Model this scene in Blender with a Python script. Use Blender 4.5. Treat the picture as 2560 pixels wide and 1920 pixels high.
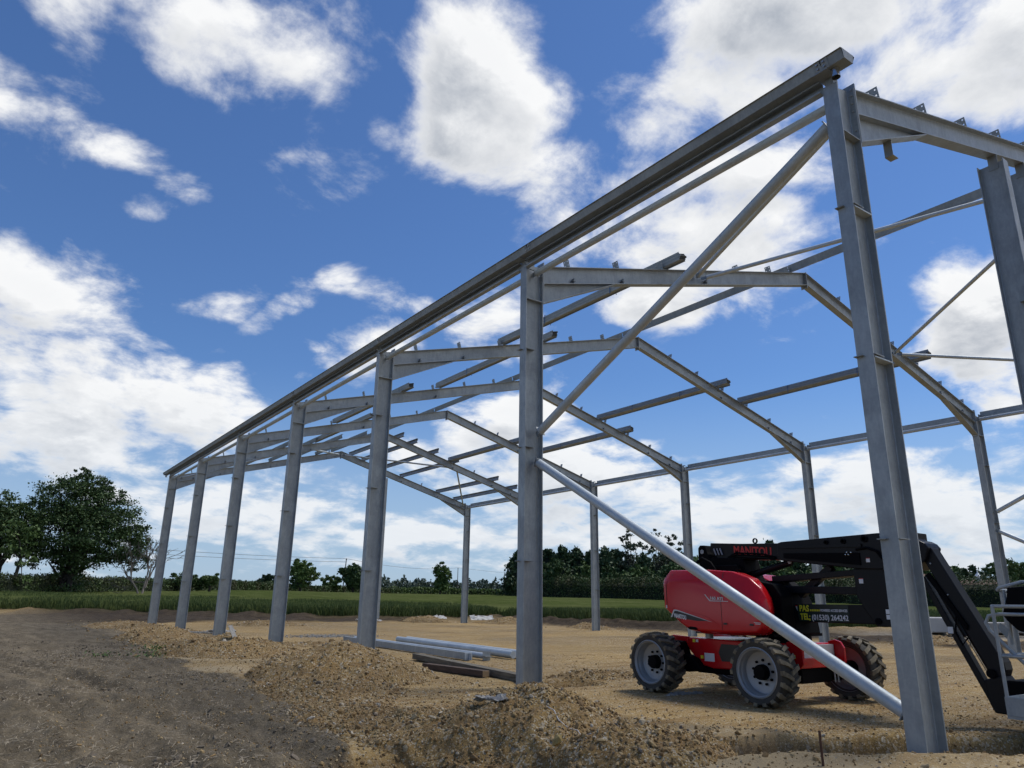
import bpy, bmesh, math, random
import numpy as np
from mathutils import Vector, Matrix
R_ = math.radians
rng = np.random.default_rng(7)
random.seed(7)
for o in list(bpy.data.objects): bpy.data.objects.remove(o)
S = bpy.context.scene
COL = S.collection

# ------------------------------------------------------------------ camera
CAM = np.array([-7.087, -3.697, 1.272])
YAW, PITCH, ROLL, FPX = 0.6162, 0.2908, 0.0149, 1819.6
cy_, sy_, cp_, sp_ = math.cos(YAW), math.sin(YAW), math.cos(PITCH), math.sin(PITCH)
FWD = np.array([sy_*cp_, cy_*cp_, sp_]); RIG = np.array([cy_, -sy_, 0.]); UP = np.cross(RIG, FWD)
RIG, UP = math.cos(ROLL)*RIG+math.sin(ROLL)*UP, -math.sin(ROLL)*RIG+math.cos(ROLL)*UP
cd = bpy.data.cameras.new('camera'); cam = bpy.data.objects.new('camera', cd); COL.objects.link(cam)
cam.matrix_world = Matrix(((RIG[0], UP[0], -FWD[0], CAM[0]), (RIG[1], UP[1], -FWD[1], CAM[1]), (RIG[2], UP[2], -FWD[2], CAM[2]), (0, 0, 0, 1)))
cd.sensor_width = 36; cd.lens = FPX/2560*36; cd.clip_start = .05; cd.clip_end = 6000
S.camera = cam
S.cycles.max_bounces = 6; S.cycles.diffuse_bounces = 3; S.cycles.glossy_bounces = 3; S.cycles.use_adaptive_sampling = True; S.cycles.adaptive_threshold = .02; S.cycles.use_denoising = True
S.render.resolution_x, S.render.resolution_y = 1024, 768
S.view_settings.view_transform = 'Standard'; S.view_settings.look = 'None'
S.view_settings.exposure = 0.40; S.view_settings.gamma = 1.0; S.view_settings.use_curve_mapping = False

# ------------------------------------------------------------------ sun
SUN_EL, SUN_AZ = R_(61), R_(100)          # azimuth measured from +Y towards +X
sd = bpy.data.lights.new('sun', 'SUN'); sun = bpy.data.objects.new('sun', sd); COL.objects.link(sun)
sd.energy = 2.1; sd.angle = R_(16); sd.color = (1.0, .96, .9)
sv = Vector((math.sin(SUN_AZ)*math.cos(SUN_EL), math.cos(SUN_AZ)*math.cos(SUN_EL), math.sin(SUN_EL)))
sun.rotation_euler = sv.to_track_quat('Z', 'Y').to_euler(); sun.location = (30, -10, 60)

# ------------------------------------------------------------------ node helpers
class NT:
    def __init__(s, tree): s.t = tree; s.n = tree.nodes; s.l = tree.links
    def new(s, kind, **kw):
        nd = s.n.new(kind)
        for k, v in kw.items(): setattr(nd, k, v)
        return nd
    def link(s, a, b): s.l.new(a, b)
    def put(s, sock, v):
        if isinstance(v, bpy.types.NodeSocket): s.l.new(v, sock)
        elif v is not None: sock.default_value = v
    def math(s, op, a, b=None, c=None, clamp=False):
        nd = s.new('ShaderNodeMath', operation=op, use_clamp=clamp)
        s.put(nd.inputs[0], a); s.put(nd.inputs[1], b)
        if c is not None: s.put(nd.inputs[2], c)
        return nd.outputs[0]
    def vmath(s, op, a, b=None, out=0):
        nd = s.new('ShaderNodeVectorMath', operation=op); s.put(nd.inputs[0], a); s.put(nd.inputs[1], b)
        return nd.outputs[out]
    def vscale(s, a, f):
        nd = s.new('ShaderNodeVectorMath', operation='SCALE'); s.put(nd.inputs[0], a); s.put(nd.inputs['Scale'], f); return nd.outputs[0]
    def noise(s, vec, scale, detail=5, rough=.55, dist=0, out='Fac', dim='3D'):
        nd = s.new('ShaderNodeTexNoise'); nd.noise_dimensions = dim
        if vec is not None: s.put(nd.inputs['Vector'], vec)
        nd.inputs['Scale'].default_value = scale; nd.inputs['Detail'].default_value = detail
        nd.inputs['Roughness'].default_value = rough; nd.inputs['Distortion'].default_value = dist
        return nd.outputs[out]
    def vor(s, vec, scale, out='Color', feature='F1'):
        nd = s.new('ShaderNodeTexVoronoi', feature=feature)
        if vec is not None: s.put(nd.inputs['Vector'], vec)
        nd.inputs['Scale'].default_value = scale
        return nd.outputs[out]
    def ramp(s, fac, stops, interp='LINEAR'):
        nd = s.new('ShaderNodeValToRGB'); cr = nd.color_ramp; cr.interpolation = interp
        while len(cr.elements) < len(stops): cr.elements.new(.5)
        for e, (p, c) in zip(cr.elements, stops):
            e.position = p; e.color = (c if len(c) == 4 else (*c, 1)) if hasattr(c, '__len__') else (c, c, c, 1)
        s.put(nd.inputs[0], fac); return nd.outputs[0]
    def mix(s, fac, a, b, mode='MIX'):
        nd = s.new('ShaderNodeMix', data_type='RGBA', blend_type=mode)
        s.put(nd.inputs[0], fac)
        for i, v in ((6, a), (7, b)):
            if isinstance(v, (tuple, list)): v = (*v, 1) if len(v) == 3 else v
            s.put(nd.inputs[i], v)
        return nd.outputs[2]
    def range(s, v, a, b, c=0, d=1, smooth=True):
        nd = s.new('ShaderNodeMapRange'); nd.interpolation_type = 'SMOOTHSTEP' if smooth else 'LINEAR'
        s.put(nd.inputs[0], v)
        for i, x in zip((1, 2, 3, 4), (a, b, c, d)): nd.inputs[i].default_value = x
        return nd.outputs[0]
    def bump(s, h, strength=.3, dist=.01):
        nd = s.new('ShaderNodeBump'); nd.inputs['Strength'].default_value = strength; nd.inputs['Distance'].default_value = dist
        s.put(nd.inputs['Height'], h); return nd.outputs[0]
    def obj(s): return s.new('ShaderNodeTexCoord').outputs['Object']

def material(name, fn, **base):
    m = bpy.data.materials.new(name); m.use_nodes = True
    t = NT(m.node_tree); b = m.node_tree.nodes['Principled BSDF']
    if fn: fn(t, b)
    for k, v in base.items():
        b.inputs[k.replace('_', ' ')].default_value = (*v, 1) if isinstance(v, tuple) and len(v) == 3 else v
    return m

# ------------------------------------------------------------------ world: Nishita sky with procedural cumulus
def pix_dir(u, v):
    d = FWD + RIG*(u-1280)/FPX - UP*(v-960)/FPX
    return d/np.linalg.norm(d)
def build_world():
    w = bpy.data.worlds.new('World'); S.world = w; w.use_nodes = True
    g = bpy.data.node_groups.new('cloud_density', 'ShaderNodeTree')
    g.interface.new_socket('Dir', in_out='INPUT', socket_type='NodeSocketVector')
    g.interface.new_socket('Density', in_out='OUTPUT', socket_type='NodeSocketFloat')
    t = NT(g); gi = t.new('NodeGroupInput'); go = t.new('NodeGroupOutput'); D = gi.outputs[0]
    z = t.new('ShaderNodeSeparateXYZ'); t.link(D, z.inputs[0]); zz = z.outputs[2]
    zc = t.math('ADD', t.math('MAXIMUM', zz, 0.0), .30)
    cb = t.new('ShaderNodeCombineXYZ')
    for i in range(3): t.link(zc, cb.inputs[i])
    q = t.vmath('DIVIDE', D, cb.outputs[0])
    # main clouds, as directions on the sky: (u, v, half-width, half-height, tilt deg, weight)
    C = [(350, 40, 520, 220, 0, .70), (700, 90, 360, 220, 12, .64), (40, 270, 420, 140, -18, .74), (290, 370, 320, 80, -25, .64), (860, 190, 170, 170, 30, .46),
         (1190, 120, 210, 240, 0, 1.0), (1230, 290, 290, 220, 0, .9), (950, 310, 120, 55, -40, .5), (1420, 400, 300, 120, -12, .72),
         (2050, 10, 640, 230, 0, 1.1), (2400, 170, 480, 250, 0, 1.0), (1740, 250, 380, 240, 25, .92), (1660, 440, 360, 160, 15, .76), (2080, 430, 220, 100, 0, .5), (1900, 400, 260, 150, 0, .6), (1480, 520, 260, 170, 0, .62), (1980, 560, 220, 130, 0, .6),
         (1760, 640, 420, 210, 5, .98), (1560, 590, 300, 220, 20, .72), (1700, 745, 300, 90, 0, .8),
         (2440, 800, 220, 250, 40, 1.05), (2540, 690, 170, 160, 0, .9), (2560, 950, 220, 130, 0, .85),
         (110, 740, 340, 170, -14, 1.15), (60, 630, 150, 90, 0, .8), (150, 940, 540, 200, -10, 1.15), (440, 1010, 300, 170, -12, 1.0), (150, 1090, 520, 130, 0, 1.05),
         (560, 765, 140, 60, 8, .66), (720, 770, 160, 50, 30, .72), (830, 700, 140, 60, 10, .66), (970, 740, 150, 75, -10, .66), (350, 510, 110, 70, 0, .40), (490, 880, 80, 60, 0, .42),
         (900, 880, 210, 110, 20, .95), (1250, 810, 190, 130, 0, .82), (1240, 1060, 210, 95, 10, .92), (1010, 1130, 190, 60, 0, .6),
         (1450, 1200, 380, 130, 0, 1.0), (620, 1260, 460, 125, 0, .95), (440, 1190, 200, 110, 0, .8), (900, 1330, 700, 75, 0, .85),
         (1400, 1330, 600, 75, 0, .88), (1760, 1270, 460, 120, 0, .92), (2170, 1240, 380, 140, 0, .98), (2470, 1300, 330, 130, 0, .95), (2150, 1390, 600, 70, 0, .85),
         (1250, 1405, 1300, 42, 0, .62), (250, 1395, 560, 50, 0, .6), (2480, 1130, 240, 55, 0, .6), (100, 1320, 340, 60, 0, .62)]
    # cheap elliptical lobes in (azimuth, elevation): dot products only
    az_ = t.math('ARCTAN2', z.outputs[0], z.outputs[1]); el_ = t.math('ARCSINE', zz)
    vb = t.new('ShaderNodeCombineXYZ'); t.link(az_, vb.inputs[0]); t.link(el_, vb.inputs[1]); vb.inputs[2].default_value = 1.0; vv = vb.outputs[0]
    acc = 0.0
    AE = lambda u, v: (lambda d: np.array([math.atan2(d[0], d[1]), math.asin(d[2])]))(pix_dir(u, v))
    for (u, v, a, b, tilt, wgt) in C:
        c = AE(u, v); ca, sa = math.cos(R_(tilt)), math.sin(R_(tilt))
        J = np.stack([(AE(u+40, v)-c)/40, (AE(u, v-40)-c)/40], 1)          # d(az,el)/d(right,up)
        Ji = np.linalg.inv(J); M2 = np.array([[ca/a, sa/a], [-sa/b, ca/b]]) @ Ji / 1.05
        o2 = -M2 @ c
        if tilt == 0:
            k_ = math.sqrt(wgt); nd = t.new('ShaderNodeVectorMath', operation='MULTIPLY_ADD'); t.link(vv, nd.inputs[0])
            sx_, sy_2 = k_/(a*1.05*J[0, 0]), k_/(b*1.05*J[1, 1]); nd.inputs[1].default_value = (sx_, sy_2, 0); nd.inputs[2].default_value = (-sx_*c[0], -sy_2*c[1], 0)
            acc = t.math('MAXIMUM', acc, t.math('SUBTRACT', wgt, t.vmath('DOT_PRODUCT', nd.outputs[0], nd.outputs[0], out=1)))
            continue
        p1 = t.vmath('DOT_PRODUCT', vv, (M2[0, 0], M2[0, 1], o2[0]), out=1); p2 = t.vmath('DOT_PRODUCT', vv, (M2[1, 0], M2[1, 1], o2[1]), out=1)
        l2 = t.math('MULTIPLY_ADD', p1, p1, t.math('MULTIPLY', p2, p2))
        acc = t.math('MAXIMUM', acc, t.math('MULTIPLY_ADD', l2, -wgt, wgt))
    # the rest of the sky carries the same broken cumulus
    gen = t.range(t.noise(q, .55, 2, .5), .42, .66, 0, 1.0)
    away = t.range(t.vmath('DOT_PRODUCT', D, tuple(FWD), out=1), .70, .58, 0, 1)
    acc = t.math('MAXIMUM', acc, t.math('MULTIPLY', gen, away))
    q = t.vmath('ADD', q, (3.1, 1.7, 0.4))
    n1 = t.noise(q, 5.0, 10, .62, .2)
    vr = t.vor(t.vmath('ADD', q, t.vscale(t.noise(q, 9, 1, .5, out='Color'), .10)), 9.0, 'Distance')
    n0 = t.noise(q, 1.9, 2, .5, 0)
    d = t.math('MULTIPLY_ADD', t.math('SUBTRACT', n1, .5), 2.5, acc)
    d = t.math('MULTIPLY_ADD', t.math('SUBTRACT', n0, .5), .9, d)
    d = t.math('MULTIPLY_ADD', t.math('SUBTRACT', vr, .42), -.42, d)
    d = t.math('SUBTRACT', d, .40)
    t.link(d, go.inputs[0])
    # ---- world tree
    t = NT(w.node_tree); bg = w.node_tree.nodes['Background']
    D = t.vmath('NORMALIZE', t.new('ShaderNodeTexCoord').outputs['Generated'])
    sky = t.new('ShaderNodeTexSky', sky_type='NISHITA'); sky.sun_disc = False
    sky.sun_elevation = SUN_EL; sky.sun_rotation = SUN_AZ; sky.altitude = 100; sky.air_density = 1.15; sky.dust_density = .15; sky.ozone_density = 3.2
    skyc = t.mix(1.0, sky.outputs[0], (.455, .605, .82), 'MULTIPLY')
    def dens(vec):
        n = t.new('ShaderNodeGroup'); n.node_tree = g; t.link(vec, n.inputs[0]); return n.outputs[0]
    d0 = dens(D); d1 = dens(t.vmath('NORMALIZE', t.vmath('ADD', D, (0.018, -.010, .042))))
    sz = t.new('ShaderNodeSeparateXYZ'); t.link(D, sz.inputs[0])
    low = t.range(sz.outputs[2], .02, .30, 1, 0)
    alpha = t.range(d0, -.16, .50, 0, 1)
    alpha = t.math('MULTIPLY', alpha, t.range(d0, -.1, .45, .72, 1.0))
    lit = t.range(t.math('SUBTRACT', d0, d1), -.50, .45, 0, 1, False)
    core = t.range(d0, .10, .95, 0, 1)
    shade = t.math('MULTIPLY', t.math('POWER', core, .8), t.math('SUBTRACT', 1.0, lit))
    cc = t.mix(t.math('MULTIPLY', shade, 1.15, clamp=True), (.95, .955, .96), (.34, .38, .45))
    cc = t.mix(t.math('MULTIPLY', core, .16), cc, (.58, .62, .68))
    cc = t.mix(t.math('MULTIPLY', low, .46), cc, (.62, .70, .80))
    skyc = t.mix(t.math('MULTIPLY', low, .72), skyc, (3.1, 4.1, 5.5))
    fin = t.mix(alpha, skyc, t.vscale(cc, 7.8))
    t.link(fin, bg.inputs[0]); bg.inputs[1].default_value = .1
    w.cycles.sampling_method = 'MANUAL'; w.cycles.sample_map_resolution = 512
build_world()

# ------------------------------------------------------------------ materials
def m_galv(name, tone=1.0, streak=1.0):
    def fn(t, b):
        o = t.obj(); geo = t.new('ShaderNodeObjectInfo').outputs['Random']
        cb = t.new('ShaderNodeCombineXYZ'); t.link(geo, cb.inputs[0]); t.link(geo, cb.inputs[1])
        p = t.vmath('ADD', o, t.vscale(cb.outputs[0], 9.0))
        n = t.noise(p, 2.2, 6, .62, .8); f = t.noise(p, 26, 4, .6, .4)
        st = t.new('ShaderNodeMapping'); st.inputs['Scale'].default_value = (6, 6, 1.4); t.link(p, st.inputs[0])
        s = t.noise(st.outputs[0], 2.4, 5, .6, 1.2)
        v = t.math('ADD', t.math('MULTIPLY', n, .5), t.math('ADD', t.math('MULTIPLY', f, .22), t.math('MULTIPLY', s, .38*streak)))
        c = t.ramp(v, [(.30, tuple(x*tone for x in (.225, .252, .266))), (.52, tuple(x*tone for x in (.292, .322, .338))), (.78, tuple(x*tone for x in (.40, .432, .45)))])
        t.link(c, b.inputs['Base Color']); t.link(t.range(v, .3, .75, .62, .42), b.inputs['Roughness'])
        b.inputs['Metallic'].default_value = .32
        t.link(t.bump(f, .12, .004), b.inputs['Normal'])
    return material(name, fn)
GALV = m_galv('galvanised_steel'); GALV2 = m_galv('galvanised_tube', 1.75, .4); GALVD = m_galv('galvanised_dull', .85)
def flat(name, col, rough=.5, metal=0, var=.25, sc=8, bump=.0, spec=.5):
    def fn(t, b):
        n = t.noise(t.obj(), sc, 5, .6)
        c = t.mix(n, tuple(x*(1-var) for x in col), tuple(min(1, x*(1+var)) for x in col))
        t.link(c, b.inputs['Base Color']); b.inputs['Roughness'].default_value = rough; b.inputs['Metallic'].default_value = metal
        b.inputs['Specular IOR Level'].default_value = spec
        if bump: t.link(t.bump(t.noise(t.obj(), sc*6, 4, .6), bump, .01), b.inputs['Normal'])
    return material(name, fn)
BLACKP = flat('black_paint', (.006, .0065, .009), .42, 0, .4, 5, 0, .2)
DARK = flat('black_plastic', (.003, .003, .004), .7, 0, .3, 8, 0, .08)
def fn_red(t, b):
    n = t.noise(t.obj(), 3, 4); t.link(t.mix(n, (.50, .005, .010), (.54, .008, .013)), b.inputs['Base Color'])
    b.inputs['Roughness'].default_value = .22; b.inputs['Specular IOR Level'].default_value = .45
RED = material('red_paint', fn_red)
SILV = flat('silver_rim_paint', (.30, .31, .32), .45, .3, .15)
RUBBER = flat('dusty_tyre_rubber', (.045, .041, .035), .85, 0, .5, 6, .2)
def fn_lug(t, b):
    n = t.noise(t.obj(), 7, 5, .65); t.link(t.ramp(n, [(.30, (.045, .040, .031)), (.56, (.20, .168, .112))]), b.inputs['Base Color']); b.inputs['Roughness'].default_value = .9
LUG = material('dusty_tread_rubber', fn_lug)
CHROME = flat('chrome_rod', (.6, .6, .6), .15, 1, .05)
DECW = flat('white_decal', (.7, .7, .7), .5, 0, .05); DECY = flat('yellow_decal', (.75, .68, .03), .5, 0, .05)
DECR = flat('red_decal', (.50, .015, .015), .5, 0, .05); DECK = flat('black_decal', (.012, .012, .014), .4, 0, .05); DECG = flat('dark_green_decal', (.008, .022, .014), .5, 0, .1)
DECS = flat('silver_decal', (.55, .56, .58), .4, .3, .05)
BOLT = flat('bolt_zinc', (.42, .43, .43), .4, .7, .2)
def fn_wood(t, b):
    mp = t.new('ShaderNodeMapping'); mp.inputs['Scale'].default_value = (14, 1.2, 14); t.link(t.obj(), mp.inputs[0])
    n = t.noise(mp.outputs[0], 2.2, 7, .65, .6)
    t.link(t.ramp(n, [(.3, (.055, .045, .032)), (.55, (.14, .12, .085)), (.8, (.22, .19, .13))]), b.inputs['Base Color']); b.inputs['Roughness'].default_value = .85
    t.link(t.bump(n, .5, .01), b.inputs['Normal'])
WOOD = material('weathered_timber', fn_wood)
def fn_wood2(t, b):
    mp = t.new('ShaderNodeMapping'); mp.inputs['Scale'].default_value = (14, 1.2, 14); t.link(t.obj(), mp.inputs[0])
    n = t.noise(mp.outputs[0], 2.2, 7, .65, .6)
    t.link(t.ramp(n, [(.3, (.045, .028, .018)), (.6, (.10, .062, .04)), (.8, (.15, .10, .07))]), b.inputs['Base Color']); b.inputs['Roughness'].default_value = .85
    t.link(t.bump(n, .5, .01), b.inputs['Normal'])
WOOD2 = material('brown_timber', fn_wood2)
WOODEND = flat('sawn_end_grain', (.30, .21, .12), .85, 0, .3, 20)
RUST = flat('rusty_bar', (.10, .05, .03), .85, .2, .5, 15)
SHEET = flat('grey_plastic_sheet', (.25, .24, .22), .5, 0, .25, 6); SHEETW = flat('white_plastic_sheet', (.42, .41, .39), .5, 0, .12, 5); BAGY = flat('yellow_plastic_bag', (.60, .56, .16), .5, 0, .2, 5)
STRING = flat('pale_string', (.6, .6, .6), .7)
BLUE = flat('blue_strap', (.05, .13, .30), .6)
BARK = flat('bark', (.050, .042, .034), .95, 0, .4, 5, .4); BARKG = flat('grey_dead_bark', (.16, .14, .12), .95, 0, .3, 5)
BRICK = flat('red_brick', (.30, .14, .09), .9, 0, .3); ROOF = flat('brown_roof_tile', (.20, .12, .09), .9, 0, .3); WHITE = flat('white_paint', (.75, .75, .74), .5, 0, .05)
POLE = flat('creosoted_pole', (.055, .045, .038), .9); WIRE = flat('overhead_wire', (.12, .12, .14), .6)
def m_leaf(name, a, b_, c=None, sc=.35):
    def fn(t, b):
        geo = t.new('ShaderNodeNewGeometry'); r = geo.outputs['Random Per Island']
        n = t.noise(t.obj(), sc, 4, .6)
        col = t.mix(r, a, b_)
        col = t.mix(t.range(n, .42, .62), col, c or b_)
        t.link(col, b.inputs['Base Color']); b.inputs['Roughness'].default_value = .6; b.inputs['Specular IOR Level'].default_value = .25
    return material(name, fn)
LEAF = m_leaf('ash_leaves', (.042, .073, .026), (.081, .127, .042), (.058, .101, .034))
LEAF2 = m_leaf('light_leaves', (.065, .111, .029), (.111, .169, .046))
LEAFM = m_leaf('mid_green_leaves', (.062, .104, .031), (.104, .159, .047))
LEAFG = m_leaf('grey_green_leaves', (.055, .075, .045), (.09, .115, .07))
CONIF = m_leaf('conifer_needles', (.029, .055, .026), (.057, .094, .039))
HEDGE = m_leaf('hedge_leaves', (.044, .075, .023), (.088, .130, .039), (.081, .088, .036))
HEDGEL = m_leaf('bramble_leaves', (.065, .104, .029), (.117, .163, .046))
CORE = flat('foliage_shadow_fill', (.018, .026, .012), 1, 0, .3, 1)  # near-black filler: shade inside the foliage is painted as its colour
FAR = m_leaf('far_woodland_haze_leaves', (.045, .068, .050), (.065, .092, .062))  # bluish distance haze is mixed into the leaf colour, no haze volume
YEL = m_leaf('yellowish_leaves', (.10, .13, .030), (.14, .17, .045))

# gravel/soil for heaps, stones and ground
def hoggin(t, p, s=1.0):
    n = t.noise(p, 1.1*s, 6, .6, .3); f = t.noise(p, 38*s, 5, .7); v = t.vor(p, 75*s); sp = t.new('ShaderNodeSeparateColor'); t.link(v, sp.inputs[0])
    st = t.vor(p, 28*s); sp2 = t.new('ShaderNodeSeparateColor'); t.link(st, sp2.inputs[0])
    c = t.ramp(n, [(.3, (.315, .200, .070)), (.5, (.395, .265, .100)), (.72, (.46, .33, .145))])
    c = t.mix(t.range(f, .35, .7, 0, .75), t.mix(.5, c, (.10, .065, .032)), c)
    c = t.mix(t.range(sp.outputs[0], .74, .95, 0, .85), c, (.54, .47, .34))
    c = t.mix(t.range(sp.outputs[1], .74, .95, 0, .75), c, (.12, .085, .052))
    c = t.mix(t.range(sp2.outputs[2], .90, .97, 0, .6), c, (.52, .47, .37))
    return c, f, sp
def fn_mound(t, b):
    p = t.obj(); c, f, sp = hoggin(t, p, 1.0)
    c = t.mix(t.range(t.noise(p, 3.5, 4, .6), .42, .62, 0, .6), c, (.215, .130, .052))
    t.link(c, b.inputs['Base Color']); b.inputs['Roughness'].default_value = .95; b.inputs['Specular IOR Level'].default_value = .2
    t.link(t.bump(t.math('ADD', f, t.math('MULTIPLY', sp.outputs[0], .6)), 1.0, .02), b.inputs['Normal'])
MOUND = material('gravel_heap', fn_mound)
def fn_stone(t, b):
    r = t.new('ShaderNodeNewGeometry').outputs['Random Per Island']; i = t.new('ShaderNodeObjectInfo').outputs['Random']
    x = t.math('FRACT', t.math('ADD', r, t.math('MULTIPLY', i, 3.7)))
    c = t.ramp(x, [(0, (.16, .098, .042)), (.3, (.28, .18, .075)), (.6, (.37, .255, .115)), (.80, (.45, .34, .18)), (.92, (.50, .43, .31)), (.955, (.60, .55, .45)), (.97, (.12, .105, .09)), (1, (.26, .22, .17))])
    n = t.noise(t.obj(), 18, 4, .6); c = t.mix(t.math('MULTIPLY', n, .5), c, (.20, .14, .075))
    t.link(c, b.inputs['Base Color']); b.inputs['Roughness'].default_value = .85; b.inputs['Specular IOR Level'].default_value = .25
STONE = material('flint_gravel', fn_stone)
OCHRE = flat('ochre_stone', (.34, .24, .08), .85, 0, .45, 14, .3)
CONC = flat('spilt_concrete', (.27, .26, .235), .9, 0, .3, 12, .4)
def fn_ground(t, b):
    p = t.obj(); at = t.new('ShaderNodeAttribute'); at.attribute_name = 'zone'; z = t.new('ShaderNodeSeparateColor'); t.link(at.outputs['Color'], z.inputs[0])
    soil, bank, field = z.outputs
    at2 = t.new('ShaderNodeAttribute'); at2.attribute_name = 'zone2'; z2 = t.new('ShaderNodeSeparateColor'); t.link(at2.outputs['Color'], z2.inputs[0])
    earth, stony, wet = z2.outputs
    # compacted hoggin pad, with long machine scrape marks
    c, f, sp = hoggin(t, p, 1.0)
    big = t.noise(p, .22, 5, .6, .5)
    c = t.mix(t.range(big, .42, .62, 0, .7), c, t.mix(.5, c, (.50, .335, .125)))
    mp = t.new('ShaderNodeMapping'); mp.inputs['Rotation'].default_value = (0, 0, R_(52)); mp.inputs['Scale'].default_value = (.35, 3.2, 1); t.link(p, mp.inputs[0])
    scr = t.noise(mp.outputs[0], 1.3, 6, .65, .4)
    c = t.mix(t.range(scr, .50, .64, 0, .75), c, (.225, .138, .055))
    c = t.mix(t.range(scr, .30, .18, 0, .5), c, (.42, .33, .19))
    c = t.mix(wet, c, (.36, .28, .165))
    # dark stripped topsoil with straw
    mp2 = t.new('ShaderNodeMapping'); mp2.inputs['Rotation'].default_value = (0, 0, R_(-12)); mp2.inputs['Scale'].default_value = (3, .8, 1); t.link(p, mp2.inputs[0])
    sn = t.noise(mp2.outputs[0], .9, 7, .66, .4); sf = t.noise(p, 24, 6, .72)
    s = t.ramp(sn, [(.28, (.084, .064, .038)), (.48, (.186, .150, .096)), (.68, (.30, .242, .158))])
    s = t.mix(t.range(sf, .3, .72, 0, .8), t.mix(.5, s, (.035, .027, .019)), s)
    m3 = t.new('ShaderNodeMapping'); m3.inputs['Scale'].default_value = (1, .22, 1); m3.inputs['Rotation'].default_value = (0, 0, .7); t.link(p, m3.inputs[0])
    st = t.noise(m3.outputs[0], 60, 3, .7, 1.5)
    s = t.mix(t.range(st, .56, .70, 0, .6), s, (.36, .30, .21))
    c = t.mix(soil, c, s)
    e = t.ramp(t.noise(p, 3, 6, .65), [(.3, (.060, .036, .016)), (.55, (.135, .080, .035)), (.75, (.20, .125, .058))])
    e = t.mix(t.range(sp.outputs[2], .80, .95, 0, .75), e, (.42, .33, .20)); c = t.mix(earth, c, e)
    g_ = t.ramp(t.noise(p, 6, 6, .7), [(.3, (.13, .115, .095)), (.6, (.24, .215, .175)), (.8, (.34, .31, .26))])
    c = t.mix(stony, c, g_)
    bk = t.ramp(t.noise(p, 2.5, 7, .7), [(.3, (.022, .016, .010)), (.5, (.052, .037, .023)), (.7, (.10, .075, .047))])
    c = t.mix(bank, c, bk)
    c = t.mix(field, c, (.05, .06, .022))
    t.link(c, b.inputs['Base Color']); b.inputs['Roughness'].default_value = .95; b.inputs['Specular IOR Level'].default_value = .15
    h = t.math('ADD', t.math('MULTIPLY', f, .5), t.math('ADD', t.math('MULTIPLY', sp.outputs[0], .25), t.math('ADD', t.math('MULTIPLY', sf, t.math('MULTIPLY', soil, 1.2)), t.math('MULTIPLY', scr, .8))))
    t.link(t.bump(h, .8, .03), b.inputs['Normal'])
GROUND = material('ground_surface', fn_ground)

# ------------------------------------------------------------------ mesh helpers
def link(o, parent=None, label=None, cat=None, group=None, kind=None):
    COL.objects.link(o)
    if parent is not None: o.parent = parent
    if label: o['label'] = label
    if cat: o['category'] = cat
    if group: o['group'] = group
    if kind: o['kind'] = kind
    return o
def empty(name, loc, label, cat, group=None):
    o = bpy.data.objects.new(name, None); o.location = loc; o.empty_display_size = .2
    return link(o, None, label, cat, group)
def root_loc(parent):
    p = parent; L = np.zeros(3)
    while p is not None: L = L+np.array(p.location); p = p.parent
    return L
def fast_mesh(name, V, F, smooth=False):
    me = bpy.data.meshes.new(name); V = np.asarray(V, dtype=np.float32); F = np.asarray(F, dtype=np.int32)
    k = F.shape[1]; me.vertices.add(len(V)); me.vertices.foreach_set('co', V.ravel())
    me.loops.add(F.size); me.loops.foreach_set('vertex_index', F.ravel())
    me.polygons.add(len(F)); me.polygons.foreach_set('loop_start', np.arange(0, F.size, k, dtype=np.int32)); me.polygons.foreach_set('loop_total', np.full(len(F), k, dtype=np.int32))
    me.polygons.foreach_set('use_smooth', np.full(len(F), bool(smooth)))
    me.update(calc_edges=True); return me
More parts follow.
